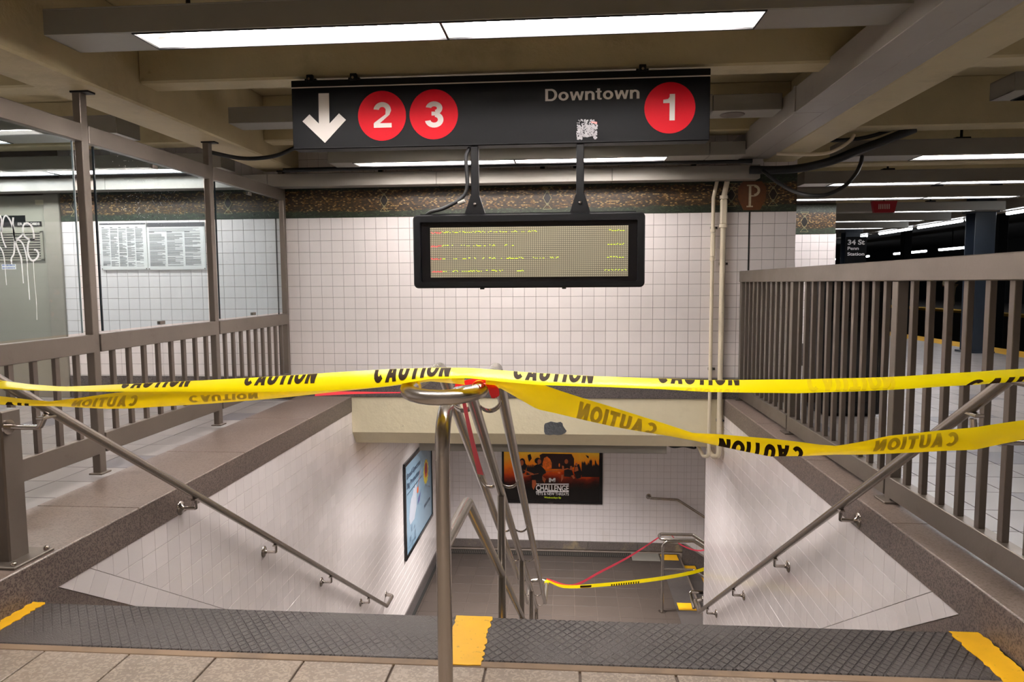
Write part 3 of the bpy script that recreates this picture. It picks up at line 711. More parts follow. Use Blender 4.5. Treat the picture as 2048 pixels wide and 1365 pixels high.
# tracks and tunnel
MB().box(7.2, 15.0, -4, 46, -1.3, -1.15).build('floor', M_['black'], kind='structure', label='dark track bed')
MB().box(22, 22.2, -4, 46, -1.3, 3.4).build('wall_tunnel', M_['black'], kind='structure', label='black wall of the far tunnel')
MB().box(2, 22.2, 46, 46.2, -1.3, 3.4).build('wall_end', M_['black'], kind='structure', label='black end of the tunnel')
MB().box(7.2, 22, -4.2, -4, -1.3, 3.4).build('wall_tunnel_near', M_['black'], kind='structure', label='black tunnel wall beside the camera')
op = MB().box(15.0, 22, -4, 46, -1.3, .10).build('floor', M_['concrete_dark'], kind='structure', label='dark opposite platform')
MB().cbox(14.98, 15.5, -4, 46, .02, .115, .004).build('edge_strip', M_['plat_yellow'], op)
MB().box(-6.8, -6.6, -4, YW+.3, 0, 2.9).build('wall_outer', M_['tile'], kind='structure', label='tiled wall far left')
MB().box(-6.8, 7.2, -4.4, -4.2, 0, 2.9).build('wall_behind', M_['tile'], kind='structure', label='tiled wall behind the camera')

# ---- grey cable duct along the right beam
gd = thing('cable_duct', (1.62, 4.5, 2.34), 'wide grey metal cable duct boxed against the right ceiling beam', 'duct')
for i, (a, b) in enumerate(((-1.5, .9), (.9, 2.9), (2.9, 4.72), (4.72, 6.42))):
    MB().cbox(1.46, 1.645, a+.001, b-.001, 2.335, 2.50, .003).build('duct_panel', M_['greypaint'], gd)
    MB().cbox(1.648, 1.776, a+.001-.4, b-.001-.4 if i < 3 else b, 2.337, 2.40, .003).build('cover_strip', M_['greypaint'], gd)
MB().cbox(1.452, 1.50, 4.70, 4.74, 2.34, 2.505, .002).build('duct_collar', M_['greypaint'], gd)
# ---- raceway along the back wall
rc = thing('wall_raceway', (-1.0, 6.45, 2.16), 'long light grey metal raceway running along the top of the back wall', 'duct')
for i, (a, b) in enumerate(((-6.0, -4.4), (-4.4, -2.8), (-2.8, -1.2), (-1.2, .4), (.4, 1.70))):
    MB().cbox(a+.001, b-.001, 6.40, 6.56, 2.165, 2.285, .004).build('raceway_section', M_['greypaint'], rc)
for x in (-1.75, -.25, .05, 1.1):
    MB().cbox(x, x+.045, 6.42, 6.47, 2.285, 2.32, .003).build('clip', M_['chrome'], rc)

# ================================================================== CEILING LAMPS
def lampbox(x0, x1, y0, y1, zb, h, o0, o1, lab, group=None, lit=True, split=None, rods=(), th=.012, tz=.045, far=False, cover=None, strong=False):
    t = thing('ceiling_lamp', ((x0+x1)/2, (y0+y1)/2, zb), lab, 'lamp', group)
    m = MB(); zt = zb+h
    m.cbox(x0, x1, y0, y1, zt-.008, zt, .002); m.cbox(x0, x1, y0, y0+th, zb, zt-.008, .002); m.cbox(x0, x1, y1-th, y1, zb, zt-.008, .002)
    m.cbox(x0, o0, y0+th, y1-th, zb, zb+.006, .001); m.cbox(o1, x1, y0+th, y1-th, zb, zb+.006, .001)
    m.box(x0, x0+.006, y0+th, y1-th, zb, zt); m.box(x1-.006, x1, y0+th, y1-th, zb, zt)
    m.build('housing', M_['lamp_grey'], t)
    a, b, c, d = o0, o1, y0+th+.001, y1-th-.001; zr = zt-.012
    r = MB(); r.add([(a, c, zr), (b, c, zr), (b, d, zr), (a, d, zr)], [(3, 2, 1, 0)])
    r.add([(a, c, zb+.006), (b, c, zb+.006), (b, c, zr), (a, c, zr)], [(3, 2, 1, 0)]); r.add([(a, d, zb+.006), (b, d, zb+.006), (b, d, zr), (a, d, zr)], [(0, 1, 2, 3)])
    r.add([(a, c, zb), (a, d, zb), (a, d, zr), (a, c, zr)], [(0, 1, 2, 3)]); r.add([(b, c, zb), (b, d, zb), (b, d, zr), (b, c, zr)], [(3, 2, 1, 0)])
    r.build('reflector', M_['reflector'] if lit else M_['dark_gap'], t)  # unlit lamp: reflector coloured dark to imitate the shade inside it
    fr = MB(); w = .008
    for (p, q, s, u) in ((a, b, c, c+w), (a, b, d-w, d), (a, a+w, c+w, d-w), (b-w, b, c+w, d-w)): fr.cbox(p, q, s, u, zb-.004, zb+.006, .001)
    if split is not None: fr.cbox(split-.006, split+.006, c+w, d-w, zb-.003, zb+.008, .001)
    fr.build('lens_frame', M_['blackmetal'], t)
    segs = [(a, b)] if split is None else [(a, split), (split, b)]
    for (p, q) in segs:
        for yy in ((c+d)/2-(d-c)*.26, (c+d)/2+(d-c)*.26):
            mm = MB().tube([(p+.10, yy, zb+tz), (q-.05, yy, zb+tz)], .017 if not far else .02, 10)
            mm.build('tube', M_['tube_strong' if strong else 'tube_soft' if far else 'tube'] if lit else M_['tube_off'], t)
            MB().tube([(p+.03, yy, zb+tz), (p+.10, yy, zb+tz)], .012, 8).build('tube_socket', M_['reflector'], t)
    for x in rods:
        MB().tube([(x, (y0+y1)/2, zt), (x, (y0+y1)/2, 2.86 if zb > 0 else zt+.02)], .011, 8).build('hanger_rod', M_['blackmetal'], t)
        MB().cbox(x-.06, x+.06, (y0+y1)/2-.04, (y0+y1)/2+.04, zt, zt+.03, .004).build('hanger_bracket', M_['blackmetal'], t)
    return t
lampbox(-2.44, 1.55, 3.17, 3.42, 2.42, .12, -2.02, .86, 'nearest long fluorescent ceiling lamp, in front of the train sign', 'fluorescent ceiling lamps', split=-.57, rods=(-1.8, 1.375), strong=True)
lampbox(-2.45, .99, 4.97, 5.20, 2.42, .115, -1.75, .6, 'ceiling lamp hidden behind the black train sign, its grey ends showing', 'fluorescent ceiling lamps', rods=(-1.75, 1.28-.4), strong=True)
sp = MB(); 
t = thing('ceiling_speaker', (1.25, 5.08, 2.42), 'grey ceiling speaker box with round mesh, right of the train sign', 'speaker')
MB().cbox(.995, 1.455, 4.97, 5.20, 2.42, 2.53, .003).build('housing', M_['lamp_grey'], t)
MB().lathe([(.085, 0), (.085, .004), (.078, .006)], (1.15, 5.09, 2.421), (0, 0, -1), 24).build('speaker_mesh', M_['steel_r'], t)
lampbox(-2.05, 1.16, 5.92-.0, 6.16, 2.29, .13, -1.84, .83, 'long lit ceiling lamp low behind the train sign, above the wall raceway', 'fluorescent ceiling lamps', split=-.45, rods=())
MB().cbox(1.165, 1.450, 5.92, 6.16, 2.29, 2.40, .003).build('lamp_end_box', M_['lamp_grey'], tag(thing('junction_box', (1.3, 6.04, 2.29), 'grey junction box at the right end of the lamp over the raceway', 'box')))
# left bay
lampbox(-6.2, -3.06, 4.60, 4.87, 2.29, .12, -6.0, -4.02, 'ceiling lamp beyond the glass screen, nearer one on the left', 'fluorescent ceiling lamps', rods=(-4.2,))
lampbox(-6.3, -3.05, 6.02, 6.28, 2.29, .13, -6.1, -3.35, 'ceiling lamp beyond the glass screen, close to the tiled back wall', 'fluorescent ceiling lamps', split=-4.75)
# right bay and platform rows
lampbox(2.91, 5.6, 4.90, 5.18, 2.487, .12, 3.04, 5.3, 'unlit dark ceiling lamp above the right railing', 'fluorescent ceiling lamps', lit=False, rods=(3.38,))
lampbox(2.28, 6.3, 5.75+.36, 6.38, 2.29, .13, 2.93, 6.0, 'ceiling lamp over the platform, first row beyond the right railing', 'fluorescent ceiling lamps', split=5.0, rods=(3.3,))
lampbox(2.50, 6.4, 7.70, 7.95, 2.285, .13, 2.80, 6.1, 'ceiling lamp over the platform, second row beyond the right railing', 'fluorescent ceiling lamps', split=3.95, rods=(3.4, 5.0), far=True)
lampbox(2.60, 5.9, 9.08, 9.33, 2.285, .13, 2.75, 5.55, 'ceiling lamp over the platform, just above the red sign', 'fluorescent ceiling lamps', split=4.45, rods=(4.6, 5.3), far=True)
lampbox(4.0, 6.4, 10.85, 11.1, 2.285, .13, 4.85, 6.0, 'ceiling lamp over the platform, just behind the red sign', 'fluorescent ceiling lamps', rods=(5.4,), far=True)
lampbox(4.4, 6.5, 12.5, 12.75, 2.285, .13, 4.6, 6.1, 'ceiling lamp over the platform, beyond the white tiled block', 'fluorescent ceiling lamps', rods=(5.2,), far=True)
lampbox(4.6, 6.6, 14.2, 14.45, 2.285, .13, 4.8, 6.2, 'ceiling lamp over the platform, farthest cross row', 'fluorescent ceiling lamps', far=True)
# lamp under the lintel
lampbox(-1.49, .97, 6.80, 7.05, -.425, .09, -1.3, .8, 'grey lamp box hanging under the concrete lintel of the lower passage', None, tz=.04, strong=True)
# tubes along the platform edges
for i, (y0, y1) in enumerate(((11.2, 11.9), (12.8, 13.05), (13.2, 14.75), (15.05, 16.5), (8.5, 10.0), (17.2, 18.6))):
    t = thing('edge_lamp', (7.0, y0, 2.33), 'bare tube lamp along the track edge, %s' % ('nearest of the slanting row in view', 'short one of the slanting row', 'longest of the slanting row', 'second farthest of the slanting row', 'outside the picture on the right', 'farthest of the slanting row')[i], 'lamp', 'tube lamps along the platform edge')
    MB().tube([(7.05, y0, 2.325), (7.05, y1, 2.325)], .028, 10).build('tube', M_['tube_far'], t)
    MB().cbox(7.0, 7.1, y0-.03, y1+.03, 2.345, 2.37, .004).build('tray', M_['greypaint'], t)
for i, (y0, y1) in enumerate(((17.6, 20.2), (20.6, 22.5), (26.5, 28.0), (28.3, 30.2), (31.3, 34.2), (37.0, 40.6), (41.5, 42.5))):
    z = 2.53; t = thing('far_lamp', (15.3, y0, z), 'far tube lamp over the opposite platform, %s of its row' % ('rightmost', 'second from the right', 'third from the right', 'fourth from the right', 'middle one', 'second from the left', 'leftmost')[i], 'lamp', 'tube lamps over the opposite platform')
    MB().tube([(15.3, y0, z), (15.3, y1, z)], .05, 8).build('tube', M_['tube_far'], t)
    MB().cbox(15.22, 15.38, y0-.05, y1+.05, z+.04, z+.10, .01).build('tray', M_['near_black'], t)
    MB().tube([(15.3, (y0+y1)/2, z+.10), (15.3, (y0+y1)/2, 3.31)], .02, 6).build('hanger_rod', M_['near_black'], t)

# ================================================================== HANGING SIGN AND DISPLAY
sg = thing('train_sign', (-.41, 4.12, 2.045), 'long black hanging sign with arrow, red route discs and Downtown', 'sign')
SX0, SX1, SY = -1.612, .795, 4.06
MB().cbox(SX0, SX1, SY, SY+.10, 2.045, 2.398, .004).build('panel', M_['sign'], sg)
MB().cbox(SX0, SX1, SY-.002, SY+.102, 2.402, 2.44, .003).build('header_rail', M_['blackmetal'], sg)
MB().box(SX0, SX1, SY-.003, SY+.002, 2.396, 2.402).build('white_line', M_['white'], sg)
MB().box(SX0, SX1, SY-.003, SY+.003, 2.050, 2.053).build('bottom_lip', M_['blackmetal'], sg)
def sp_(px, py): return pt(px, py, Y=SY)
def sgxy(px, py): p = sp_(px, py); return (p.x, p.z)
OS = V3((0, SY-.0006, 0))
arrow = [(636, 187), (658, 186), (659.5, 247), (678, 227), (692, 240), (650, 286), (605, 243), (619, 229), (637.5, 247)]
ap = [sgxy(*p) for p in arrow]
am = MB()
# shaft and head as separate convex polygons
sh = [sgxy(*p) for p in ((637, 187), (658, 186.5), (659.3, 262), (638, 262))]
h1 = [sgxy(*p) for p in ((605, 243), (619, 229), (663, 272), (650, 286))]
h2 = [sgxy(*p) for p in ((650, 286), (636, 272), (678, 227), (692, 240))]
for q, d in ((sh, 0), (h1, .0001), (h2, .0002)):
    am.flat(list(reversed(q)), OS, X_, Z_, NB, d)
am.build('arrow', M_['white'], sg)
def disc(cx, cy, rpx, digit, dx0, dx1, dy0, dy1):
    c = sgxy(cx, cy); r = (sgxy(cx+rpx, cy)[0]-sgxy(cx-rpx, cy)[0])/2
    n = 48; q = [(c[0]+r*math.cos(2*math.pi*i/n), c[1]+r*math.sin(2*math.pi*i/n)) for i in range(n)]
    o = MB().prism(q, OS, X_, Z_, NB, -.0003, .0012).build('route_disc', M_['red'], sg)
    a = sgxy(dx0, dy1); b = sgxy(dx1, dy0); m = MB()
    stext(m, digit, OS, X_, Z_, NB, a[0], b[0], a[1], b[1], .0016, .19)
    m.build('numeral', M_['white'], o)
disc(764, 232, 48, '2', 748, 782.5, 204, 256)
disc(867.5, 229, 48.5, '3', 851, 886.5, 202.5, 256)
disc(1339.5, 216, 51, '1', 1326, 1350, 188, 241.5)
a = sgxy(1090.5, 203); b = sgxy(1279, 169.5)
m = MB(); stext(m, 'Downtown', OS, X_, Z_, NB, a[0], b[0], a[1]+.001, b[1]-.010, .001, .165, .065)
lo = m.build('lettering', M_['white'], sg)
# torn sticker remains
random.seed(5)
m = MB(); c0 = sgxy(1153, 280); c1 = sgxy(1193, 240)
for i in range(620):
    u, v = random.random(), random.random()**1.3
    if v > .75 and random.random() < .6: continue
    if v < .12 and .25 < u < .8: continue
    x = c0[0]+(c1[0]-c0[0])*u; z = c0[1]+(c1[1]-c0[1])*v; w, h = random.uniform(.004, .009), random.uniform(.003, .010)
    m.flat([(x, z), (x+w, z-.001), (x+w*.8, z+h), (x-.001, z+h*.8)], OS, X_, Z_, NB, .0008+i*1e-6)
m.build('torn_sticker', M_['ink_w'] if 'ink_w' in M_ else M_.setdefault('ink_w', mat('torn_white_paper', '9A9799', .6, var=.2, vscale=50)), sg, kind='stuff', label='scraped remains of a white sticker')
m = MB(); a = sgxy(1182, 249); b = sgxy(1194, 244); m.flat([(a[0], a[1]+.01), (b[0], a[1]), (b[0], b[1]), (a[0], b[1]+.002)], OS, X_, Z_, NB, .0015)
m.build('sticker_scrap', M_['scrap'] if 'scrap' in M_ else M_.setdefault('scrap', mat('pink_paper_scrap', 'D98A84', .6)), sg)
for x in (-1.5, -1.24, .42):
    bx = MB().cbox(x-.035, x+.035, SY+.01, SY+.09, 2.44, 2.452, .002); bx.cbox(x-.02, x+.02, SY-.005, SY+.02, 2.43, 2.472, .003)
    bx.build('hanger', M_['blackmetal'], sg)
    MB().lathe([(.008, 0), (.008, .012)], (x, SY-.004, 2.445), (0, -1, 0), 8).build('bolt', M_['chrome'], sg)

dp = thing('train_display', (-.23, 4.12, 1.225), 'black electronic arrivals display hanging below the train sign', 'display')
DX0, DX1, DY, DZ0, DZ1 = -.902, .441, 4.04, 1.225, 1.652
def rrect(x0, x1, z0, z1, r, n=6):
    out = []
    for cx, cz, a0 in ((x1-r, z0+r, -math.pi/2), (x1-r, z1-r, 0), (x0+r, z1-r, math.pi/2), (x0+r, z0+r, math.pi)):
        for i in range(n+1): a = a0+math.pi/2*i/n; out.append((cx+r*math.cos(a), cz+r*math.sin(a)))
    return out
fr = MB(); o_ = rrect(DX0, DX1, DZ0, DZ1, .028); i1 = rrect(DX0+.008, DX1-.008, DZ0+.008, DZ1-.008, .024); ii = rrect(DX0+.043, DX1-.043, DZ0+.036, DZ1-.043, .008); n = len(o_)
def ring(poly, y): return [(x, y, z) for x, z in poly]
fr.add(ring(o_, DY+.012)+ring(i1, DY)+ring(ii, DY)+ring(ii, DY+.03)+ring(o_, DY+.16), [])
for k, (p, q) in enumerate(((0, 1), (1, 2), (2, 3), (4, 0))):
    fr.f += [(p*n+i, p*n+(i+1) % n, q*n+(i+1) % n, q*n+i) for i in range(n)]; fr.sm += [False]*n
fr.f += [tuple(4*n+i for i in reversed(range(n)))]; fr.sm += [False]
fr.build('frame', M_['blackmetal'], dp)
MB().box(DX0+.04, DX1-.04, DY+.022, DY+.028, DZ0+.03, DZ1-.04).build('screen_surround', M_['blackgloss'], dp)
q0, q1 = pt(862, 556, Y=DY+.02), pt(1257, 451, Y=DY+.02)
sc = MB().box(q0.x, q1.x, DY+.016, DY+.022, q0.z, q1.z).build('screen', M_['led'], dp)
M_['led_y'] = mat('lit_yellow_green_led', 'C8E020', .4, emit=('B8E010', .9)); M_['led_r'] = mat('lit_red_led', 'FF3040', .4, emit=('FF3A45', .8))
random.seed(21)
rows = [(465, 862, [(884, 900), (905, 915), (919, 970), (976, 1014), (1019, 1036), (1043, 1047), (1056, 1064), (1068, 1072)], 1213), (492, 862, [(884, 896), (904, 909), (922, 970), (979, 1003), (1009, 1013), (1020, 1029)], 1210),
        (517.5, 862, [(885, 890), (905, 915), (925, 932), (937, 957), (965, 968), (978, 991), (1000, 1003), (1011, 1051), (1064, 1080), (1085, 1089), (1100, 1116)], 1209), (542.5, 864, [(886, 895), (905, 915), (922, 962), (970, 974), (983, 1005), (1021, 1028), (1032, 1046)], 1204)]
my, mr_ = MB(), MB()
pit = .0056
for (yy, xr, spans, xe) in rows:
    zz = pt(xr, yy+1.5, Y=DY+.016).z
    def dash(mb, xa, xb, dz=0, dens=.62):
        x = pt(xa, yy, Y=DY+.016).x; xe_ = pt(xb, yy, Y=DY+.016).x
        while x < xe_:
            if random.random() < dens:
                for k in range(1):
                    z = zz+dz+random.choice((0, 0, pit))*.8
                    mb.box(x, x+pit*.9, DY+.0145, DY+.0165, z, z+pit*.62)
            x += pit
    dash(mr_, xr, xr+20, -.003, .95)
    for (xa, xb) in spans: dash(my, xa, xb)
    for k in range(6 if xe > 1205 else 7): xx = xe+5+k*(1256-xe-5)/7.0; dash(my, xx, xx+3.6, 0, 1)
my.build('lit_led_text', M_['led_y'], sc, kind='stuff'); mr_.build('lit_red_led_text', M_['led_r'], sc, kind='stuff')
for (xa, zt) in ((-.538, 2.043), (.072, 2.043)):
    h = MB().cbox(xa-.022, xa+.022, DY+.03, DY+.07, 1.70, zt, .003); h.build('hanger_arm', M_['blackmetal'], dp)
    f_ = MB().prism([(-.06, 1.655), (.06, 1.655), (.026, 1.76), (-.026, 1.76)], (xa, DY+.028, 0), X_, Z_, NB, -.04, .002); f_.build('foot_plate', M_['blackmetal'], dp)
    MB().lathe([(.011, 0), (.011, .004), (.004, .007)], (xa, DY+.026, 1.712), (0, -1, 0), 12).build('bolt', M_['chrome'], dp)
MB().tube(smooth_path([(-.570, DY+.06, 2.04), (-.59, DY+.05, 1.98), (-.585, DY+.05, 1.82), (-.62, DY+.05, 1.75), (-.72, DY+.05, 1.695), (-.80, DY+.06, 1.675), (-.83, DY+.07, 1.66)]), .011, 8).build('power_cable', M_['cable'], dp)
MB().tube([(-.60, DY+.05, 1.735), (-.64, DY+.05, 1.72)], .013, 8).build('cable_tie', M_['greypaint'], dp)
MB().box(DX0+.04, DX1-.05, DY+.03, DY+.12, DZ1, DZ1+.008).build('top_plate', M_['blackmetal'], dp)
for x in (-.50, -.02): MB().cbox(x-.012, x+.012, DY+.02, DY+.05, DZ0-.008, DZ0+.001, .002).build('latch', M_['blackmetal'], dp)

# ================================================================== LEFT STEEL AND GLASS SCREEN
XS = -2.72
sc_ = thing('glass_screen', (XS, 5.2, ZC), 'steel barred screen with glass upper panes left of the stairwell', 'screen')
posts = [2.40, 3.806, 5.205, 6.585]
for i, y in enumerate(posts):
    MB().cbox(XS-.045, XS+.002, y-.028, y+.028, ZC, 2.335, .003).build('post', M_['steel'], sc_)
    MB().cbox(XS-.055, XS+.055, y-.032, y+.032, 2.330, 2.342, .002).build('top_plate', M_['blackmetal'], sc_)
    MB().cbox(XS-.06, XS+.02, y-.045, y+.045, ZC, ZC+.01, .002).build('base_plate', M_['steel'], sc_)
for i in range(3):
    a, b = posts[i]+.029, posts[i+1]-.029
    MB().cbox(XS-.035, XS+.006, a, b, 2.060, 2.160, .003).build('top_rail', M_['steel'], sc_)
    MB().cbox(XS-.035, XS+.010, a, b, .868, .972, .003).build('middle_rail', M_['steel'], sc_)
    MB().cbox(XS-.035, XS+.010, a, b, .275, .39, .003).build('bottom_rail', M_['steel'], sc_)
    nb = (8, 8, 9)[i]
    for k in range(nb):
        y = a-.029+(b-a+.058)*(k+1)/(nb+1)
        MB().cbox(XS-.026, XS-.002, y-.0165, y+.0165, .385, .872, .002).build('bar', M_['steel_r'], sc_)
    g = MB().box(XS-.032, XS-.024, a+.105-.029 if i else a+.05, b-.045, .985, 2.058).build('glass_pane', M_['glass'], sc_)
    ya = a+.105-.029 if i else a+.05
    MB().box(XS-.033, XS-.023, ya-.009, ya, .985, 2.058).build('pane_edge', M_['glassedge'], g)
    if i == 0: MB().box(XS-.033, XS-.023, b-.045, b-.040, .985, 2.058).build('pane_edge', M_['edge_highlight'], g)
    for z in (1.0, 2.04):
        MB().cbox(XS-.04, XS-.016, (a+b)/2-.03, (a+b)/2+.03, z-.012, z+.012, .002).build('glass_clip', M_['steel'], g)
    if i == 0:     # graffiti tag on the first pane, with drips
        tag_lines = [([(0, 210), (20, 280), (15, 430), (45, 560), (85, 655)], 20), ([(20, 440), (35, 330), (50, 250), (80, 215), (125, 260), (165, 350), (190, 450), (200, 560), (190, 730), (155, 800), (160, 880)], 24),
                   ([(180, 240), (178, 350), (205, 540), (250, 690), (285, 780), (300, 900), (320, 1140)], 24), ([(205, 550), (270, 510), (310, 460), (320, 350), (370, 315), (430, 360), (455, 440), (460, 540), (400, 540), (340, 500), (315, 450)], 24),
                   ([(215, 560), (260, 550), (310, 600), (345, 700), (370, 830), (378, 1000), (405, 1365)], 22), ([(475, 540), (400, 560), (378, 650), (390, 760), (440, 830), (500, 800), (525, 740), (500, 690), (465, 680)], 26),
                   ([(455, 840), (470, 1100), (495, 1365), (505, 1640)], 13), ([(0, 640), (40, 720), (65, 850), (75, 1000), (90, 1165)], 17)]
        m = MB()
        for pts, w in tag_lines:
            P = smooth_path([(x, y, 0) for x, y in pts], 6)
            Lp, Rp = [], []
            for k in range(len(P)):
                tt = (P[min(k+1, len(P)-1)]-P[max(k-1, 0)]); tt.normalize(); nn = V3((-tt.y, tt.x, 0))*w/2*random.uniform(.8, 1.1)
                if P[k].y > 850: nn *= .62
                for arr, s in ((Lp, 1), (Rp, -1)):
                    q = P[k]+nn*s; arr.append(pt(q.x/6.825, 400+q.y/6.825, X=XS-.0235))
            kk = len(P); m.add(Lp+Rp, [(j, j+1, kk+j+1, kk+j) for j in range(kk-1)])
        m.build('graffiti_tag', M_['etch'], g, label='white dripping graffiti tag')
    if i in (1, 2):
        random.seed(30+i); m = MB()
        for k in range(230 if i == 1 else 40):
            y = random.gauss(4.45, .22) if i == 1 else random.uniform(5.4, 6.3); z = random.gauss(1.85, .14) if i == 1 else random.uniform(1.2, 2.0)
            if not (a+.1 < y < b-.06 and 1.0 < z < 2.05): continue
            an = random.uniform(0, math.pi); l = random.uniform(.002, .022) if random.random() < .25 else .0025; w = .0006 if l > .004 else .0012
            c, s = math.cos(an), math.sin(an); xx = XS-.0234
            m.add([(xx, y-c*l-s*w, z-s*l+c*w), (xx, y+c*l-s*w, z+s*l+c*w), (xx, y+c*l+s*w, z+s*l-c*w), (xx, y-c*l+s*w, z-s*l-c*w)], [(0, 1, 2, 3)])
        m.build('scratches', M_['scratch'], g, kind='stuff')
# short post at the head of the left handrail
hp = thing('handrail_post', (-2.24, 2.55, ZC), 'short square steel post at the top of the left handrail', 'post')
MB().cbox(-2.315, -2.195, 2.50, 2.60, ZC, .765, .006).build('shaft', M_['steel'], hp)
MB().cbox(-2.37, -2.135, 2.45, 2.66, ZC, ZC+.012, .003).build('base_plate', M_['steel'], hp)
for x, y in ((-2.35, 2.47), (-2.155, 2.47), (-2.155, 2.64), (-2.35, 2.64)):
    MB().lathe([(.011, 0), (.011, .010), (.004, .014)], (x, y, ZC+.012), (0, 0, 1), 8).build('bolt', M_['chrome'], hp)

# ================================================================== RIGHT STEEL RAILING
XRF = 1.60
rf = thing('steel_railing', (XRF, 4.5, ZC), 'tall brown grey steel bar railing right of the stairwell', 'railing')
rposts = [.9, 2.22, 3.55, 5.13, 6.60]
for i, y in enumerate(rposts):
    MB().cbox(XRF-.002, XRF+.05, y-.03, y+.03, ZC, 1.25, .003).build('post', M_['steel'], rf)
for i in range(4):
    a, b = rposts[i], rposts[i+1]
    MB().cbox(XRF-.008, XRF+.05, a+(.031 if i else 0), b-.031, .175, .278, .003).build('bottom_rail', M_['steel'], rf)
    n = (8, 8, 11, 10)[i]
    for k in range(n):
        y = a+(b-a)*(k+1)/(n+1)
        MB().cbox(XRF+.008, XRF+.034, y-.0165, y+.0165, .277, 1.252, .002).build('bar', M_['steel_r'], rf)
MB().cbox(XRF-.012, XRF+.056, .7, 6.62, 1.25, 1.352, .004).build('top_rail', M_['steel'], rf)
for y in rposts[1:]:
    MB().cbox(XRF-.04, XRF+.08, y-.06, y+.06, ZC, ZC+.01, .002).build('base_plate', M_['steel'], rf)

# ================================================================== CENTRE HANDRAIL
ch = thing('center_handrail', (-.335, 1.88, 0), 'stainless double handrail with loop ends down the middle of the stairs', 'handrail')
XA, XB, XC = -.432, -.240, -.336; ZT = .965; Y0, Y1 = 2.33, 7.22; ZB = ZT-SL*(Y1-Y0)
r = .0205
loopm = []
for i in range(13):
    a = math.pi*i/12; loopm.append(((XA+XB)/2+math.cos(a)*(XB-XA+.014)/2, 1.875-math.sin(a)*.095, ZT-.012*math.sin(a)))
sideB = fillet([(XB, Y1+.50, ZB), (XB, Y1, ZB), (XB, Y0, ZT), (XB, 1.9, ZT)], .10, 3)
sideA = fillet([(XA, 1.9, ZT), (XA, Y0, ZT), (XA, Y1, ZB), (XA, Y1+.50, ZB)], .10, 3)
endl = [((XA+XB)/2-math.cos(math.pi*i/12)*(XB-XA)/2, Y1+.50+math.sin(math.pi*i/12)*.07, ZB) for i in range(1, 12)]
MB().tube(sideB[:-1]+[V3(p) for p in loopm]+sideA[1:]+[V3(p) for p in endl], r, 20, closed=True).build('handrail_tube', M_['rail'], ch)
# centre pipe and front post in one bend
DZ = -.055
cpath = fillet([(XC-.012, 1.885, -.0), (XC-.012, 1.885, ZT+DZ), (XC, Y0-.02, ZT+DZ), (XC, Y1+.06, ZB+DZ-.02), (XC, Y1+.06, ZL+.0)], .14, 10)
MB().tube(cpath, .0212, 20).build('post_and_center_pipe', M_['rail'], ch)
for i, y in enumerate((3.45, 4.95, 6.25)):
    zt = ZT+DZ-SL*(y-Y0); stp = math.floor((y-2.5)/.28); zb = -.18*(stp+1)
    MB().tube([(XC, y, zb), (XC, y, zt)], .0205, 16).build('post', M_['rail'], ch)
mpath = fillet([(XC-.01, 1.885, .515), (XC, 2.27, .515), (XC, Y1+.06, .515-SL*(Y1-2.27+.06))], .05, 6)
MB().tube(mpath, .0195, 16).build('lower_rail', M_['rail'], ch)
for y in (2.52, 3.36, 4.17, 4.98, 5.75, 6.45, 7.05):
    z = ZT-SL*(y-Y0)
    for (xa, xb) in ((XA, XC), (XC, XB)):
        m = MB(); n = 12; ps = []
        for i in range(n+1):
            a = math.pi*i/n; ps.append((-(math.cos(a))*(xb-xa)/2+(xa+xb)/2, z-.012-math.sin(a)*.05))
        w = .016; vs = []; t_ = .0034
        for (x, zz) in ps:
            cx, cz = (xa+xb)/2, z-.012; dx, dz = x-cx, zz-cz; l = math.hypot(dx, dz) or 1; ux, uz = dx/l, dz/l
            for oy, k in ((-w, 0), (w, 0), (w, 1), (-w, 1)): vs.append((x-ux*t_*k, y+oy, zz-uz*t_*k-oy*SL))
        fs = []
        for i in range(n):
            for k in range(4): fs.append((i*4+k, i*4+(k+1) % 4, (i+1)*4+(k+1) % 4, (i+1)*4+k))
        m.add(vs, fs+[(3, 2, 1, 0), (n*4, n*4+1, n*4+2, n*4+3)], True); m.build('saddle_strap', M_['chrome'], ch)

# ================================================================== SIDE HANDRAILS
def side_rail(xr, xw, ytop, ztop, yend, brs, lab, sgn):
    t = thing('wall_handrail', (xw, 4.5, -.6), lab, 'handrail')
    zend = ztop-SL*(yend-ytop)
    p = fillet([(xr, ytop-.9, ztop), (xr, ytop, ztop), (xr, yend, zend), (xr+(-.0)*sgn, yend+.26, zend), (xw-.002*sgn, yend+.30, zend)], .05, 6)
    MB().tube(p, .0205, 18).build('handrail_tube', M_['rail'], t)
    MB().lathe([(.036, 0), (.036, .005), (.022, .012)], (xw, yend+.30, zend), (sgn, 0, 0), 18).build('end_flange', M_['chrome'], t)
    for y in brs:
        z = ztop-SL*(y-ytop)-.075; b = MB()
        b.lathe([(.040, 0), (.040, .004), (.034, .008), (.014, .014), (.011, .03), (.010, abs(xr-xw)-.005)], (xw, y, z), (sgn, 0, 0), 18)
        b.tube(fillet([(xw+.9*(xr-xw), y, z), (xr, y, z), (xr, y, z+.055)], .012, 4), .0085, 10)
        b.cbox(xr-.013, xr+.013, y-.03, y+.03, z+.048, z+.060, .002, Matrix.Identity(4))
        b.build('wall_bracket', M_['chrome'], t)
    return t
lr = side_rail(-2.03, XL, 2.285, .935, 7.42, (3.573, 4.574, 5.66, 6.75), 'stainless handrail on the left stairwell wall', 1)
rr = side_rail(1.38, XR, 2.27, .948, 7.16, (3.561, 4.63, 5.745, 6.77), 'stainless handrail on the right stairwell wall', -1)
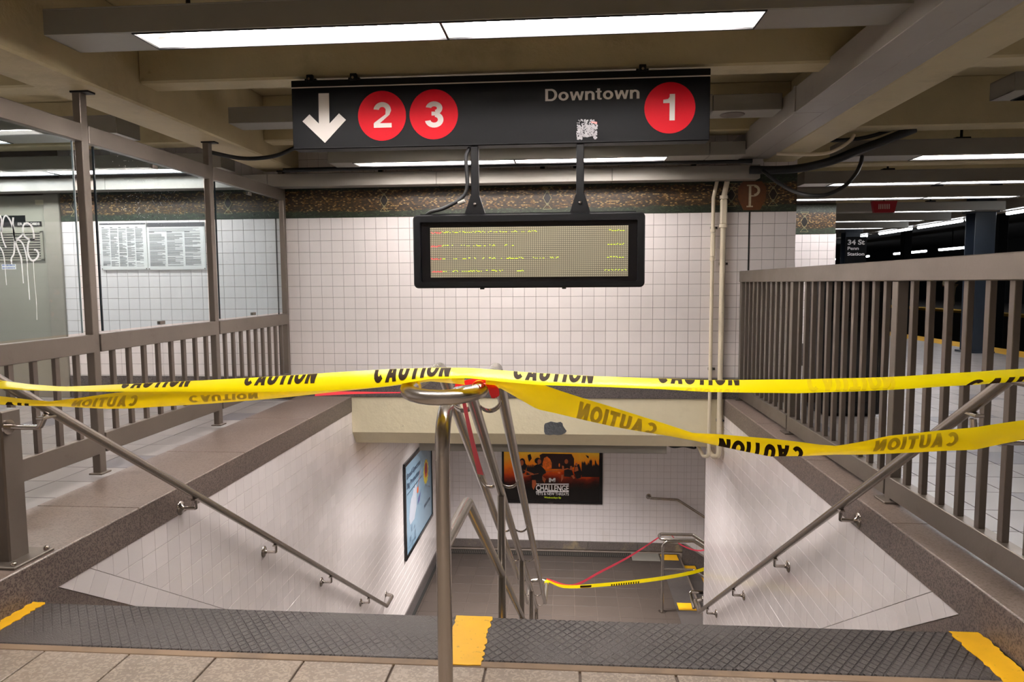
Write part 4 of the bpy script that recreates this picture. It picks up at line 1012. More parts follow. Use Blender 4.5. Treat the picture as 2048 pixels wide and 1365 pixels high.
b = MB(); b.tube(fillet([(-2.195, 2.53, .70), (-2.06, 2.53, .70), (-2.03, 2.53, .755)], .02, 4), .011, 10); b.lathe([(.03, 0), (.03, .006)], (-2.195, 2.53, .70), (1, 0, 0), 14); b.cbox(-2.045, -2.015, 2.49, 2.57, .735, .748, .003)
b.build('post_bracket', M_['chrome'], lr)
b = MB(); b.tube(fillet([(1.604, 2.46, .70), (1.39, 2.46, .70), (1.38, 2.46, .78)], .03, 4), .011, 10); b.lathe([(.03, 0), (.03, .006)], (1.604, 2.46, .70), (-1, 0, 0), 14); b.cbox(1.365, 1.395, 2.42, 2.50, .79, .803, .003)
b.build('post_bracket', M_['chrome'], rr)

# ================================================================== CONDUITS ON THE BACK WALL
for (x, rad, zf, lab, straps) in ((1.333, .0165, 1.60, 'thinner cream conduit on the back wall', (1.75, .44)), (1.425, .024, 1.90, 'thicker cream conduit beside the steel railing', (1.42, -.05))):
    t = thing('conduit', (x, 6.58, -.33), lab, 'pipe')
    p = fillet([(x+.03, 6.59, 2.17), (x, 6.585, 2.02), (x-.002, 6.585, -.39), (x-.03, 6.70, -.42), (x-.05, 6.85, -.36)], .06, 6)
    MB().tube(p, rad, 12).build('pipe', M_['conduit'], t)
    m = MB().cbox(x-rad*1.25, x+rad*1.25, 6.555, 6.60, zf-.12, zf+.11, .012); m.lathe([(rad*1.5, 0), (rad*1.5, .03)], (x, 6.58, zf+.11)); m.lathe([(rad*1.5, 0), (rad*1.5, .03)], (x, 6.58, zf-.15))
    m.build('conduit_body', M_['conduit'], t)
    for z in straps:
        MB().cbox(x-rad*1.1, x+rad+.03, 6.60, 6.625, z-.012, z+.012, .002).build('strap', M_['greypaint'], t)
        MB().lathe([(.008, 0), (.008, .01)], (x+rad+.018, 6.605, z), (0, -1, 0), 8).build('bolt', M_['blackmetal'], t)

# ================================================================== CABLES
def cable(pts, r, lab, mt='cable', cat='cable'):
    t = thing('cable', pts[0], lab, cat); MB().tube(smooth_path(pts, 8), r, 10).build('sheath', M_[mt], t); return t
cable([(-2.80, 5.30, 2.29), (-2.62, 5.45, 2.262), (-2.45, 5.48, 2.262), (-2.30, 5.50, 2.29), (-2.16, 5.50, 2.345), (-1.95, 5.4, 2.39), (-1.6, 5.3, 2.43)], .016, 'thick black cable running from the left beam to behind the train sign')
cable([pt(*q) for q in ((1526, 342, None, 6.30), (1562, 369, None, 6.0), (1600, 387, None, 5.7), (1645, 391, None, 5.6), (1685, 375, None, 5.6), (1710, 350, None, 5.65), (1721, 328, None, 5.75), (1724, 314, None, 5.98))], .016, 'black cable hanging in a loop in front of the P mosaic')
cable([pt(*q) for q in ((1500, 340, None, 6.34), (1560, 340, None, 6.33), (1610, 335, None, 6.32), (1663, 322, None, 6.16), (1712, 303, None, 6.05), (1765, 283, None, 6.02), (1830, 257, None, 5.98))], .037, 'thick black cable bundle under the ceiling right of the P mosaic')
cable([pt(*q) for q in ((1602, 281, None, 6.0), (1645, 281, None, 6.0), (1690, 280, None, 6.02), (1740, 273, None, 6.05), (1810, 250, None, 6.08))], .016, 'thin black cable under the ceiling above the cable bundle')
cable([pt(*q) for q in ((1553, 308, None, 6.0), (1610, 309, None, 5.95), (1650, 307, None, 5.92), (1676, 298, None, 5.9), (1700, 282, None, 5.88), (1708, 270, None, 5.9))], .014, 'cream pipe curving under the ceiling right of the duct', 'conduit', 'pipe')
cable([(-2.6, 6.30, 2.30), (-1.5, 6.33, 2.31), (0.2, 6.32, 2.31), (1.6, 6.3, 2.30)], .02, 'black cable lying above the wall raceway')
cable([(.97, 7.0, -.36), (1.05, 6.95, -.39), (1.15, 6.9, -.37), (1.24, 6.87, -.38), (1.255, 6.85, -.37)], .012, 'short cable from the passage lamp to the conduits')

# ================================================================== DOOR, NOTICES
dr = thing('door_1', (-5.6, YW, ZF), 'khaki metal door behind the left glass pane', None, kind='structure')
MB().cbox(-5.20, -5.04, YW-.02, YW+.06, ZF, 2.17, .004).build('door_frame', M_['doorframe'], dr)
MB().cbox(-6.2, -5.205, YW+.015, YW+.055, ZF+.01, 2.16, .003).build('door_leaf', M_['door'], dr)
MB().cbox(-6.2, -5.205, YW+.008, YW+.02, ZF+.0, ZF+.09, .003).build('kick_plate', M_['doorframe'], dr)
def dpx(px, py): p = pt(px, py, Y=YW+.012); return p.x, p.z
a = dpx(84, 457); b = dpx(0, 521); a = dpx(86, 462); lx1, lz1 = a; lz0 = dpx(86, 522)[1]; lx0 = lx1-.62
lv = MB()
for (x0, x1, z0, z1) in ((lx0, lx1, lz1-.022, lz1), (lx0, lx1, lz0, lz0+.022), (lx1-.028, lx1, lz0, lz1), (lx0, lx0+.028, lz0, lz1)): lv.cbox(x0, x1, YW-.002, YW+.016, z0, z1, .002)
lv = lv.build('louvre_frame', M_['louvre'], dr)
MB().box(lx0+.02, lx1-.02, YW+.010, YW+.016, lz0+.02, lz1-.02).build('louvre_back', M_['dark_gap'], lv)
for i in range(10):
    z = lz0+.024+(lz1-lz0-.048)*(i+.25)/10
    MB().box(lx0+.028, lx1-.028, YW+.002, YW+.010, z, z+.011).build('slat', M_['louvre'], lv)
a = dpx(50, 431); b = dpx(0, 450)
MB().cbox(a[0]-.42, a[0], YW+.009, YW+.015, b[1], a[1], .001).build('sign_plate', M_['sign'], dr)
a = dpx(83, 444); b = dpx(0, 453); pl = MB().cbox(a[0]-.62, a[0], YW+.004, YW+.011, b[1]-.004, a[1]+.004, .001).build('room_plate', M_['sign'], dr)
m = MB(); text(m, 'ER ROOM', V3((0, YW+.004, 0)), X_, Z_, NB, dpx(8, 0)[0], dpx(46, 0)[0], b[1]+.006, a[1]-.006, .0006, .02)
text(m, '-4238', V3((0, YW+.004, 0)), X_, Z_, NB, dpx(63, 449)[0], dpx(80.5, 449)[0], b[1]+.006, a[1]-.006, .0006, .02); m.build('lettering', M_['white'], pl)
a = dpx(3, 529); b = dpx(32, 539)
sk = MB().box(a[0], b[0], YW+.0125, YW+.0145, b[1], a[1]).build('sticker', M_['paper'], dr)
m = MB()
for k in range(2):
    for j in range(9):
        x = a[0]+.008+(b[0]-a[0]-.016)*j/9; z = b[1]+.008+k*.028; m.box(x, x+.007+random.random()*.006, YW+.0115, YW+.0126, z, z+.012)
m.build('sticker_print', M_['ink_blue'] if 'ink_blue' in M_ else M_.setdefault('ink_blue', mat('blue_ink', '4B5FA0', .6)), sk, kind='stuff')
a = dpx(70, 400); b = dpx(93, 409); MB().box(a[0], b[0], YW+.010, YW+.0145, b[1], a[1]).build('label_plate', M_['louvre_l'] if 'louvre_l' in M_ else M_.setdefault('louvre_l', mat('pale_label', 'B9AF95', .6)), dr)

def notice(x0, x1, z0, z1, cols, lab, dark_head):
    t = thing('notice', ((x0+x1)/2, YW, z0), lab, 'poster'); y = YW-.006
    MB().cbox(x0, x1, y-.010, y, z0, z1, .003).build('frame', M_['white'] if False else M_['paper'], t)
    pp = MB().box(x0+.012, x1-.012, y-.0115, y-.0095, z0+.012, z1-.012).build('sheet', M_['paper'], t)
    hd = MB(); hd.box(x0+.003, x1-.003, y-.0125, y-.011, z1-(.045 if dark_head else .018), z1-.003); hd = hd.build('header_band', M_['ink_d'], pp)
    m = MB(); md = MB(); W_ = (x1-x0-.05)/cols
    for c in range(cols):
        z = z1-(.11 if dark_head else .06); xx = x0+.025+c*W_
        (md).box(xx, xx+W_*.3, y-.0125, y-.0115, z+.012, z+.018)
        while z > z0+.035:
            if random.random() < .86:
                wd = W_*.88*random.choice((1, 1, 1, .95, .8, .5)); (md if random.random() < .12 else m).box(xx, xx+wd, y-.0125, y-.0115, z, z+.0035)
            z -= .0068
    if dark_head:
        for k in range(4): m.box(x0+.025, x1-.03-random.random()*.1, y-.0125, y-.0115, z1-.062-k*.010, z1-.058-k*.010)
    m.build('small_print', M_['ink'], pp, kind='stuff'); md.build('bold_print', M_['ink_d'], pp, kind='stuff')
    for (x, z) in ((x0+.012, z0+.012), (x1-.012, z0+.012), (x0+.012, z1-.012), (x1-.012, z1-.012)):
        MB().lathe([(.006, 0), (.006, .003)], (x, y-.011, z), (0, -1, 0), 8).build('screw', M_['steel_r'], t)
notice(-4.63, -4.145, 1.408, 1.872, 5, 'notice with five narrow columns of grey print, nearer the door', False)
notice(-4.14, -3.545, 1.405, 1.872, 3, 'wider notice with dark heading and three print columns', True)

# ================================================================== ADVERTISEMENTS
def A2(px, py): p = pt(px, py, Y=YF-.03); return p.x, p.z
ad = thing('framed_poster', (-.25, YF, -2.4), 'black framed fiery orange poster reading CHALLENGE on the far passage wall', 'poster')
ax0 = A2(1003.5, 910)[0]; ax1, az0 = A2(1205, 1010); az1 = A2(1100, 880)[1]+.28
sheet = MB().box(ax0+.03, ax1-.03, YF-.018, YF-.012, az0+.04, az1-.03)
def fire_mat():
    m = mat('fiery_printed_picture', '20100A', .25); nt = m.node_tree; N = nt.nodes; L = nt.links; b = N['Principled BSDF']
    pos = N.new('ShaderNodeNewGeometry').outputs['Position']; sep = N.new('ShaderNodeSeparateXYZ'); L.new(pos, sep.inputs[0])
    nz = N.new('ShaderNodeTexNoise'); nz.inputs['Scale'].default_value = 4; nz.inputs['Detail'].default_value = 6; L.new(pos, nz.inputs[0])
    z0 = A2(1100, 985)[1]; z1 = A2(1100, 905)[1]
    mr = N.new('ShaderNodeMapRange'); L.new(sep.outputs[2], mr.inputs[0]); mr.inputs[1].default_value = z0; mr.inputs[2].default_value = z1
    s = N.new('ShaderNodeMath'); s.operation = 'MULTIPLY_ADD'; L.new(nz.outputs[0], s.inputs[0]); s.inputs[1].default_value = .45; s.inputs[2].default_value = -.22
    a = N.new('ShaderNodeMath'); a.operation = 'ADD'; L.new(mr.outputs[0], a.inputs[0]); L.new(s.outputs[0], a.inputs[1])
    r = N.new('ShaderNodeValToRGB'); e = r.color_ramp; e.elements[0].color = (*lin('0B0808'), 1); e.elements[0].position = .12; e.elements[1].color = (*lin('FFC83A'), 1); e.elements[1].position = 1
    for p, c in ((.26, '3A1108'), (.38, '7A2008'), (.50, 'D0440A'), (.68, 'FF8412')): x = e.elements.new(p); x.color = (*lin(c), 1)
    L.new(a.outputs[0], r.inputs[0]); L.new(r.outputs[0], b.inputs['Base Color']); return m
M_['fire'] = fire_mat(); M_['silh'] = mat('dark_printed_figures', '120A0B', .3); M_['glow'] = mat('orange_printed_glow', 'F2731A', .3, var=.3, vscale=25); M_['pskin'] = mat('printed_skin', 'B25A30', .3)
M_['arch'] = mat('printed_dark_arch', '2A0F10', .3); M_['limeprint'] = mat('lime_print', 'C9DC1E', .4); M_['white2'] = mat('white_ad_print', 'EDE9E8', .4); M_['pframe'] = mat('black_poster_frame', '0E0E10', .2)
sheet = sheet.build('printed_sheet', M_['fire'], ad)
m = MB(); w = .035
for q in ((ax0, ax1, az0, az0+.045), (ax0, ax1, az1-w, az1), (ax0, ax0+w, az0+.045, az1-w), (ax1-.055, ax1, az0+.045, az1-w)): m.cbox(q[0], q[1], YF-.03, YF-.001, q[2], q[3], .003)
m.build('frame', M_['pframe'], ad)
OA = V3((0, YF-.018, 0)); zz = lambda px, py: A2(px, py)
def P4(mb, pts, d): mb.flat([zz(1005+x/9.99, 905+y/9.99) for x, y in reversed(pts)], OA, X_, Z_, NB, d)
def ell(cx, cy, rx, ry, n=20): return [(cx+rx*math.cos(2*math.pi*i/n), cy+ry*math.sin(2*math.pi*i/n)) for i in range(n)]
m = MB(); P4(m, [(740, 60), (800, 30), (1380, 40), (1430, 130), (1430, 300), (1300, 340), (900, 340), (780, 280)], .0006); m.build('printed_arch', M_['arch'], sheet)
m = MB(); P4(m, [(800, 230), (830, 120), (890, 90), (950, 140), (985, 220), (980, 330), (800, 350)], .0009); P4(m, ell(1135, 265, 14, 40), .0009); P4(m, ell(1690, 345, 45, 40), .0009); P4(m, ell(1130, 415, 28, 22), .0009); m.build('printed_flames', M_['glow'], sheet)
m = MB()
# castle-like spikes at the right, figures in dark clothing
random.seed(4)
for i in range(26):
    x = 1580+i*14; h = random.uniform(150, 300) if i > 10 else random.uniform(200, 280); P4(m, [(x, 500), (x, h), (x+6, h-35), (x+15, h+10), (x+16, 500)], .0012+i*2e-6)
for i in range(9):
    x = 480+i*18; P4(m, [(x, 460), (x, 300-random.uniform(0, 60)), (x+8, 250), (x+19, 320), (x+19, 460)], .0012+i*2e-6)
m.build('printed_spikes', M_['silh'], sheet, kind='stuff')
m = MB()
P4(m, ell(395, 210, 60, 85), .0014); P4(m, ell(440, 290, 40, 70), .0015)
P4(m, [(360, 290), (450, 300), (470, 380), (430, 430), (360, 430)], .0016)
m.build('printed_figure', M_['silh'], sheet)
m = MB()
P4(m, ell(705, 175, 65, 62), .0014); P4(m, ell(755, 245, 28, 28), .0015)
P4(m, [(640, 270), (700, 240), (770, 270), (860, 370), (870, 420), (800, 460), (830, 560), (700, 590), (600, 570), (575, 490), (620, 380)], .0016)
m.build('printed_figure', M_['silh'], sheet)
m = MB()
P4(m, [(1190, 250), (1240, 235), (1310, 235), (1385, 260), (1370, 330), (1400, 400), (1420, 470), (1340, 500), (1230, 490), (1230, 330)], .0016)
m.build('printed_figure', M_['silh'], sheet)
m = MB()
P4(m, [(1440, 260), (1530, 240), (1560, 330), (1590, 420), (1560, 520), (1480, 540), (1430, 420)], .0015)
m.build('printed_figure', M_['silh'], sheet)
m = MB()
P4(m, [(500, 60), (560, 40), (585, 130), (530, 200), (510, 130)], .0015)
m.build('printed_figure', M_['silh'], sheet)
m = MB()
P4(m, [(1660, 60), (1720, 80), (1725, 130), (1690, 110)], .0015)
m.build('printed_figure', M_['silh'], sheet)
m = MB()
P4(m, ell(385, 215, 38, 55), .002); P4(m, [(410, 360), (440, 360), (620, 430), (620, 465), (560, 450)], .002); P4(m, [(340, 430), (450, 440), (480, 480), (390, 490)], .002)
P4(m, ell(735, 190, 38, 50), .002); P4(m, [(590, 560), (660, 560), (680, 640), (620, 760), (590, 700)], .002); P4(m, [(790, 480), (870, 540), (840, 620), (800, 560)], .002)
P4(m, ell(1275, 190, 36, 48), .002); P4(m, [(1185, 270), (1225, 280), (1230, 340), (1300, 320), (1300, 345), (1200, 370)], .002); P4(m, [(1350, 280), (1390, 280), (1400, 350), (1350, 350)], .002); P4(m, [(1175, 460), (1220, 450), (1210, 540), (1170, 600)], .002); P4(m, [(1370, 470), (1420, 460), (1450, 520), (1420, 540)], .002)
P4(m, ell(1475, 250, 26, 32), .002); P4(m, [(1450, 300), (1500, 290), (1520, 370), (1440, 400)], .002)
P4(m, [(440, 470), (720, 425), (720, 437), (440, 485)], .0022); P4(m, [(860, 390), (1200, 345), (1300, 325), (1460, 380), (1455, 390), (1300, 337), (1200, 357), (865, 402)], .0022)
m.build('printed_people', M_['pskin'], sheet)
m = MB()
def TX(t_, x0, x1, y0, y1, bold, d=.003):
    a = zz(1005+x0/9.99, 905+y1/9.99); b = zz(1005+x1/9.99, 905+y0/9.99); text(m, t_, OA, X_, Z_, NB, a[0], b[0], a[1], b[1], d, bold)
TX('CHALLENGE', 668, 1325, 668, 778, .025); TX('VETS & NEW THREATS', 668, 1325, 818, 858, .008); TX('THE', 672, 740, 628, 655, .02)
P4(m, [(750, 632), (1325, 632), (1325, 655), (750, 655)], .003); P4(m, [(668, 785), (1325, 785), (1325, 805), (668, 805)], .003)
# channel emblem: block M with small tv on it
P4(m, [(928, 520), (965, 520), (965, 605), (928, 605)], .003); P4(m, [(1022, 520), (1058, 520), (1058, 560), (1022, 560)], .003); P4(m, [(960, 520), (1000, 560), (1000, 590), (960, 560)], .003); P4(m, [(1025, 520), (1025, 560), (992, 590), (992, 555)], .003)
TX('TV', 1005, 1060, 560, 605, .03)
m.build('lettering', M_['white2'], sheet)
m = MB(); TX('Wednesdays 8p', 832, 1170, 895, 935, .02); m.build('lettering', M_['limeprint'], sheet)
m = MB(); TX('OUTFRONT', 905, 1015, 1005, 1028, .02, .0145); m.v = m.v; m.build('frame_lettering', M_['steel_r'], ad)

# blue poster on the left passage wall
XP = XL+.002
bp = thing('framed_poster', (XL, 9.6, -2.3), 'light blue framed poster on the left passage wall', 'poster')
M_['skyprint'] = mat('light_blue_print', '86A5BC', .22); M_['navyprint'] = mat('navy_print', '2C3E55', .4); M_['badge'] = mat('yellow_badge_print', 'D9C63A', .4); M_['crimson'] = mat('crimson_print', '9A2338', .4); M_['paleprint'] = mat('pale_grey_print', 'B7BDCA', .4); M_['orangeprint'] = mat('orange_print', 'D9622C', .4); M_['violetprint'] = mat('violet_print', '5B5E94', .4)
py0, py1, pz0, pz1 = 8.66, 10.47, -2.36, -1.07
sheet = MB().box(XP, XP+.016, py0+.04, py1-.04, pz0+.04, pz1-.04).build('printed_sheet', M_['skyprint'], bp)
m = MB()
for q in ((py0, py1, pz0, pz0+.05), (py0, py1, pz1-.05, pz1), (py0, py0+.05, pz0+.05, pz1-.05), (py1-.05, py1, pz0+.05, pz1-.05)): m.cbox(XP-.001, XP+.028, q[0], q[1], q[2], q[3], .003)
m.build('frame', M_['pframe'], bp)
OB = V3((XP+.016, 0, 0)); PW, PH = py1-py0, pz1-pz0
def PB(mb, pts, d=.001): mb.flat([(py0+PW*a, pz0+PH*b) for a, b in pts], OB, Y_, Z_, X_, d)
def TB(mb, t_, a0, a1, b0, b1, bold=.02, d=.0014): text(mb, t_, OB, Y_, Z_, X_, py0+PW*a0, py0+PW*a1, pz0+PH*b0, pz0+PH*b1, d, bold)
m = MB(); TB(m, 'Broad-Spectrum', .08, .55, .79, .87, .03); TB(m, 'Big Protection', .08, .50, .69, .77, .03); TB(m, 'for every kind of skin and weather, all day long', .08, .60, .64, .665, .0) if False else None
for i in range(16): PB(m, [(.08+i*.033, .645), (.103+i*.033, .645), (.103+i*.033, .66), (.08+i*.033, .66)])
TB(m, 'JENIXI.COM', .66, .90, .235, .285, .03)
for (a, b, nrow, w) in ((.18, .27, 4, .05), (.13, .17, 4, .06), (.27, .22, 2, .05), (.28, .16, 6, .06), (.20, .10, 6, .05)):
    for k in range(nrow): PB(m, [(a, b-k*.018), (a+w, b-k*.018), (a+w, b-k*.018+.007), (a, b-k*.018+.007)])
PB(m, [(.08, .085), (.34, .085), (.34, .09), (.08, .09)])
P = smooth_path([(.66, .36, 0), (.70, .47, 0), (.74, .49, 0), (.78, .44, 0), (.80, .38, 0), (.84, .43, 0), (.90, .40, 0)], 6)
for i in range(len(P)-1):
    a_, b_ = P[i], P[i+1]; PB(m, [(a_.x, a_.y-.006), (b_.x, b_.y-.006), (b_.x, b_.y+.006), (a_.x, a_.y+.006)], .0012)
m.build('lettering', M_['navyprint'], sheet)
m = MB(); PB(m, [(.16, .30), (.30, .30), (.38, .40), (.40, .60), (.36, .68), (.33, .62), (.29, .64), (.25, .58), (.20, .56), (.16, .50), (.13, .38)]); m.build('printed_spray', M_['paleprint'], sheet)
n = 32; m = MB(); PB(m, [(.75+(.10 if i % 2 else .085)*math.cos(2*math.pi*i/n), .64+(.15 if i % 2 else .13)*math.sin(2*math.pi*i/n)) for i in range(n)], .0012); m.build('printed_badge', M_['badge'], sheet)
m = MB(); PB(m, [(.75+.055*math.cos(2*math.pi*i/n), .66+.085*math.sin(2*math.pi*i/n)) for i in range(n)], .0016); m.build('printed_badge_center', M_['crimson'], sheet)
m = MB(); PB(m, [(.43+.028*math.cos(2*math.pi*i/n), .56+.035*math.sin(2*math.pi*i/n)) for i in range(n)], .0016); PB(m, [(.44, .58), (.452, .58), (.53, .74), (.522, .74)], .0016); PB(m, [(.71, .58), (.79, .58), (.78, .62), (.72, .62)], .0018); m.build('printed_rocket', M_['orangeprint'], sheet)
m = MB(); PB(m, [(.42, .40), (.50, .42), (.54, .50), (.44, .46)], .0015); m.build('printed_tip', M_['violetprint'], sheet)

# ================================================================== SECOND HANDRAIL AND WALL RAIL BELOW
t = thing('landing_handrail', (1.29, 9.3, ZL), 'stainless handrail with loop end at the head of the lower flight', 'handrail')
zt = -2.185
lp = [(1.27-math.sin(math.pi*i/10)*.06 if 0 else 1.29-math.sin(math.pi*i/10)*.05, 9.30+math.cos(math.pi*i/10)*-.10, zt) for i in range(11)]
pa = fillet([(2.6, 9.20, zt-SL*.9), (1.70, 9.20, zt), (1.29, 9.20, zt)], .06, 5); pb = fillet([(1.29, 9.40, zt), (1.70, 9.40, zt), (2.6, 9.40, zt-SL*.9)], .06, 5)
MB().tube(pa[:-1]+[V3(p) for p in lp]+pb[1:], .0205, 14).build('handrail_tube', M_['rail'], t)
MB().tube(fillet([(1.29, 9.30, ZL), (1.29, 9.30, zt-.07), (1.70, 9.30, zt-.05), (2.6, 9.30, zt-.05-SL*.9)], .09, 6), .0205, 14).build('post_and_center_pipe', M_['rail'], t)
MB().tube(fillet([(1.29, 9.30, -2.64), (1.70, 9.30, -2.64), (2.6, 9.30, -2.64-SL*.9)], .05, 5), .018, 12).build('lower_rail', M_['rail'], t)
MB().lathe([(.05, 0), (.05, .008)], (1.29, 9.30, ZL+.001), (0, 0, 1), 16).build('base_flange', M_['chrome'], t)
t = thing('wall_handrail', (1.4, YF, -2.3), 'stainless handrail on the far passage wall, sloping down to the right', 'handrail')
MB().tube(fillet([(1.34, YF+.0, -2.28), (1.34, YF-.09, -2.28), (1.80, YF-.09, -2.30), (2.9, YF-.09, -2.30-SL*1.1)], .05, 5), .0205, 14).build('handrail_tube', M_['rail'], t)
MB().lathe([(.045, 0), (.045, .006), (.03, .012)], (1.34, YF-.001, -2.28), (0, -1, 0), 16).build('end_flange', M_['chrome'], t)
t = thing('corner_rail', (1.45, 7.60, -2.25), 'short bent rail end at the corner below the right handrail', 'handrail')
MB().tube(fillet([(1.72, 7.60, -2.19), (1.36, 7.62, -2.19), (1.38, 7.46, -2.30)], .03, 5), .0205, 12).build('rail_end', M_['chrome'], t)

# ================================================================== PLATFORM THINGS
bn = thing('trash_bin', (2.37, 6.05, ZF), 'tall glossy black bin standing behind the right railing', 'bin')
MB().cbox(2.12, 2.60, 5.95, 6.40, ZF+.02, 1.30, .012).build('body', M_['blackgloss'], bn)
MB().cbox(2.11, 2.61, 5.94, 6.41, 1.30, 1.345, .01).build('lid', M_['blackmetal'], bn)
MB().cbox(2.15, 2.57, 5.965, 6.38, ZF, ZF+.02, .004).build('base', M_['blackmetal'], bn)
dd = MB().cbox(2.15, 2.57, 5.938, 5.95, .24, .93, .004).build('door', M_['blackgloss'], bn)
MB().cbox(2.50, 2.53, 5.925, 5.94, .55, .67, .004).build('handle', M_['rail'], dd)
MB().cbox(2.15, 2.57, 5.938, 5.95, .955, 1.17, .004).build('flap', M_['blackgloss'], bn)
def column(y, x, lab, sign=False):
    t = thing('steel_column', (x, y, ZF), lab, 'column', 'steel columns along the platform edge')
    m = MB(); m.cbox(x-.15, x+.15, y-.14, y-.12, ZF, 2.62, .003); m.cbox(x-.15, x+.15, y+.12, y+.14, ZF, 2.62, .003); m.box(x-.012, x+.012, y-.12, y+.12, ZF, 2.62)
    m.build('shaft', M_['bluesteel'], t); MB().cbox(x-.2, x+.2, y-.19, y+.19, ZF, ZF+.03, .004).build('base_plate', M_['bluesteel'], t)
    MB().cbox(x-.19, x+.19, y-.17, y+.17, 2.30, 2.36, .004).build('cap_plate', M_['bluesteel'], t)
    return t
column(11.5, 6.42, 'dark blue steel column nearest the railing on the platform')
column(15.7, 6.10, 'dark steel column carrying the station name plate')
column(19.9, 6.42, 'steel column beyond the station name plate'); 
for i, y in enumerate((9, 14, 19, 24, 29, 34)):
    t = thing('tunnel_column', (11.1, y, -1.15), 'black column between the tracks', 'column', 'black columns between the tracks'); MB().cbox(10.98, 11.22, y-.14, y+.14, -1.15, 3.3, .01).build('shaft', M_['black'], t)
sn = thing('station_name_plate', (6.14, 15.5, 1.55), 'small black plate reading 34 St Penn Station on a platform column', 'sign')
MB().cbox(5.94, 6.36, 15.50, 15.53, 1.62, 2.2, .003).build('plate', M_['sign'], sn)
m = MB(); OT = V3((0, 15.50, 0)); text(m, '34 St', OT, X_, Z_, NB, 5.97, 6.32, 2.03, 2.14, .002, .03); text(m, 'Penn', OT, X_, Z_, NB, 5.97, 6.20, 1.92, 1.99, .002, .02); text(m, 'Station', OT, X_, Z_, NB, 5.97, 6.32, 1.80, 1.87, .002, .02)
m.build('lettering', M_['white2'], sn)
rs = thing('red_sign', (4.54, 10.5, 2.24), 'small dark red hanging sign under the platform lamps', 'sign')
M_['darkred'] = mat('dark_red_enamel', '8E0E1C', .4)
MB().prism([(-.14, 0), (.14, 0), (.175, .165), (-.175, .165)], (4.54, 10.5, 2.235), X_, Z_, NB, -.06, 0).build('panel', M_['darkred'], rs)
m = MB()
for i in range(7): x = 4.455+i*.024; m.box(x, x+.010, 10.497, 10.4995, 2.285, 2.355)
m.build('lettering', M_['white'], rs, kind='stuff')
MB().tube([(4.54, 10.53, 2.40), (4.54, 10.53, 2.45)], .01, 8).build('hanger', M_['blackmetal'], rs)

# ---- people waiting on the opposite platform
def person(x, y, z, rot, top, legs, lab, arm_up=False, group=None):
    t = thing('person', (x, y, z), lab, 'person')
    t.rotation_euler = (0, 0, rot)
    def skin(name, pts, edges, rad, mt, parent=t, sub=1):
        me = bpy.data.meshes.new(name); me.from_pydata(pts, edges, []); o = bpy.data.objects.new(name, me); COL.objects.link(o); o.parent = parent; me.materials.append(mt)
        md = o.modifiers.new('skin', 'SKIN'); md.use_smooth_shade = True
        for i, r_ in enumerate(rad):
            v = me.skin_vertices[0].data[i] if me.skin_vertices else None
            if v: v.radius = (r_, r_*.85)
        if me.skin_vertices: me.skin_vertices[0].data[0].use_root = True
        s = o.modifiers.new('sub', 'SUBSURF'); s.levels = sub; s.render_levels = sub; WO[o] = WO[t]; return o
    hand = (.30, -.28, 1.05) if not arm_up else (.10, -.42, 1.22)
    pts = [(0, 0, .98), (0, 0, 1.20), (0, 0, 1.42), (0, -.01, 1.53), (.19, 0, 1.42), (.27, -.02, 1.15), hand, (-.19, 0, 1.42), (-.27, -.02, 1.15), (-.26, -.12, .90), (.10, 0, .93), (.11, -.02, .50), (.11, .03, .09), (.11, -.12, .04), (-.10, 0, .93), (-.11, -.02, .50), (-.11, .03, .09), (-.11, -.12, .04), (0, -.015, 1.60), (0, -.02, 1.70)]
    ed = [(0, 1), (1, 2), (2, 3), (2, 4), (4, 5), (5, 6), (2, 7), (7, 8), (8, 9), (0, 10), (10, 11), (11, 12), (12, 13), (0, 14), (14, 15), (15, 16), (16, 17), (3, 18), (18, 19)]
    ra = [.15, .14, .15, .06, .075, .05, .035, .075, .05, .035, .10, .065, .045, .04, .10, .065, .045, .04, .09, .085]
    skin('body', pts, ed, ra, M_['skin'], sub=2)
    cp = [(0, 0, .90), (0, 0, 1.20), (0, 0, 1.43), (.20, 0, 1.42), (.275, -.02, 1.15), tuple(V3(hand)*.9+V3((.275, -.02, 1.15))*.1), (-.20, 0, 1.42), (-.275, -.02, 1.15), (-.265, -.11, .93)]
    skin('jacket', cp, [(0, 1), (1, 2), (2, 3), (3, 4), (4, 5), (2, 6), (6, 7), (7, 8)], [.20, .185, .17, .095, .075, .055, .095, .075, .055], top, sub=2)
    skin('trousers', [(0, 0, .98), (.105, 0, .90), (.115, -.02, .50), (.112, .03, .10), (-.105, 0, .90), (-.115, -.02, .50), (-.112, .03, .10)], [(0, 1), (1, 2), (2, 3), (0, 4), (4, 5), (5, 6)], [.17, .125, .09, .075, .125, .09, .075], legs, sub=2)
    MB().lathe([(.02, -.02), (.085, .0), (.10, .05), (.095, .10), (.06, .15), (.01, .165)], (x, y+.02, z+1.66)).build('hair', M_['hair'], t)
    return t
person(15.35+.25, 29.8, .115, -1.2, M_['tan'], M_['tan'], 'person in tan clothes standing on the opposite platform')
person(16.0, 28.3, .115, -1.4, M_['navy'], M_['navy'], 'person in dark navy standing on the opposite platform')
person(15.9, 24.4, .115, -1.5, M_['maroon'], M_['blackcloth'], 'person in dark red sleeve and black trousers on the opposite platform', True)
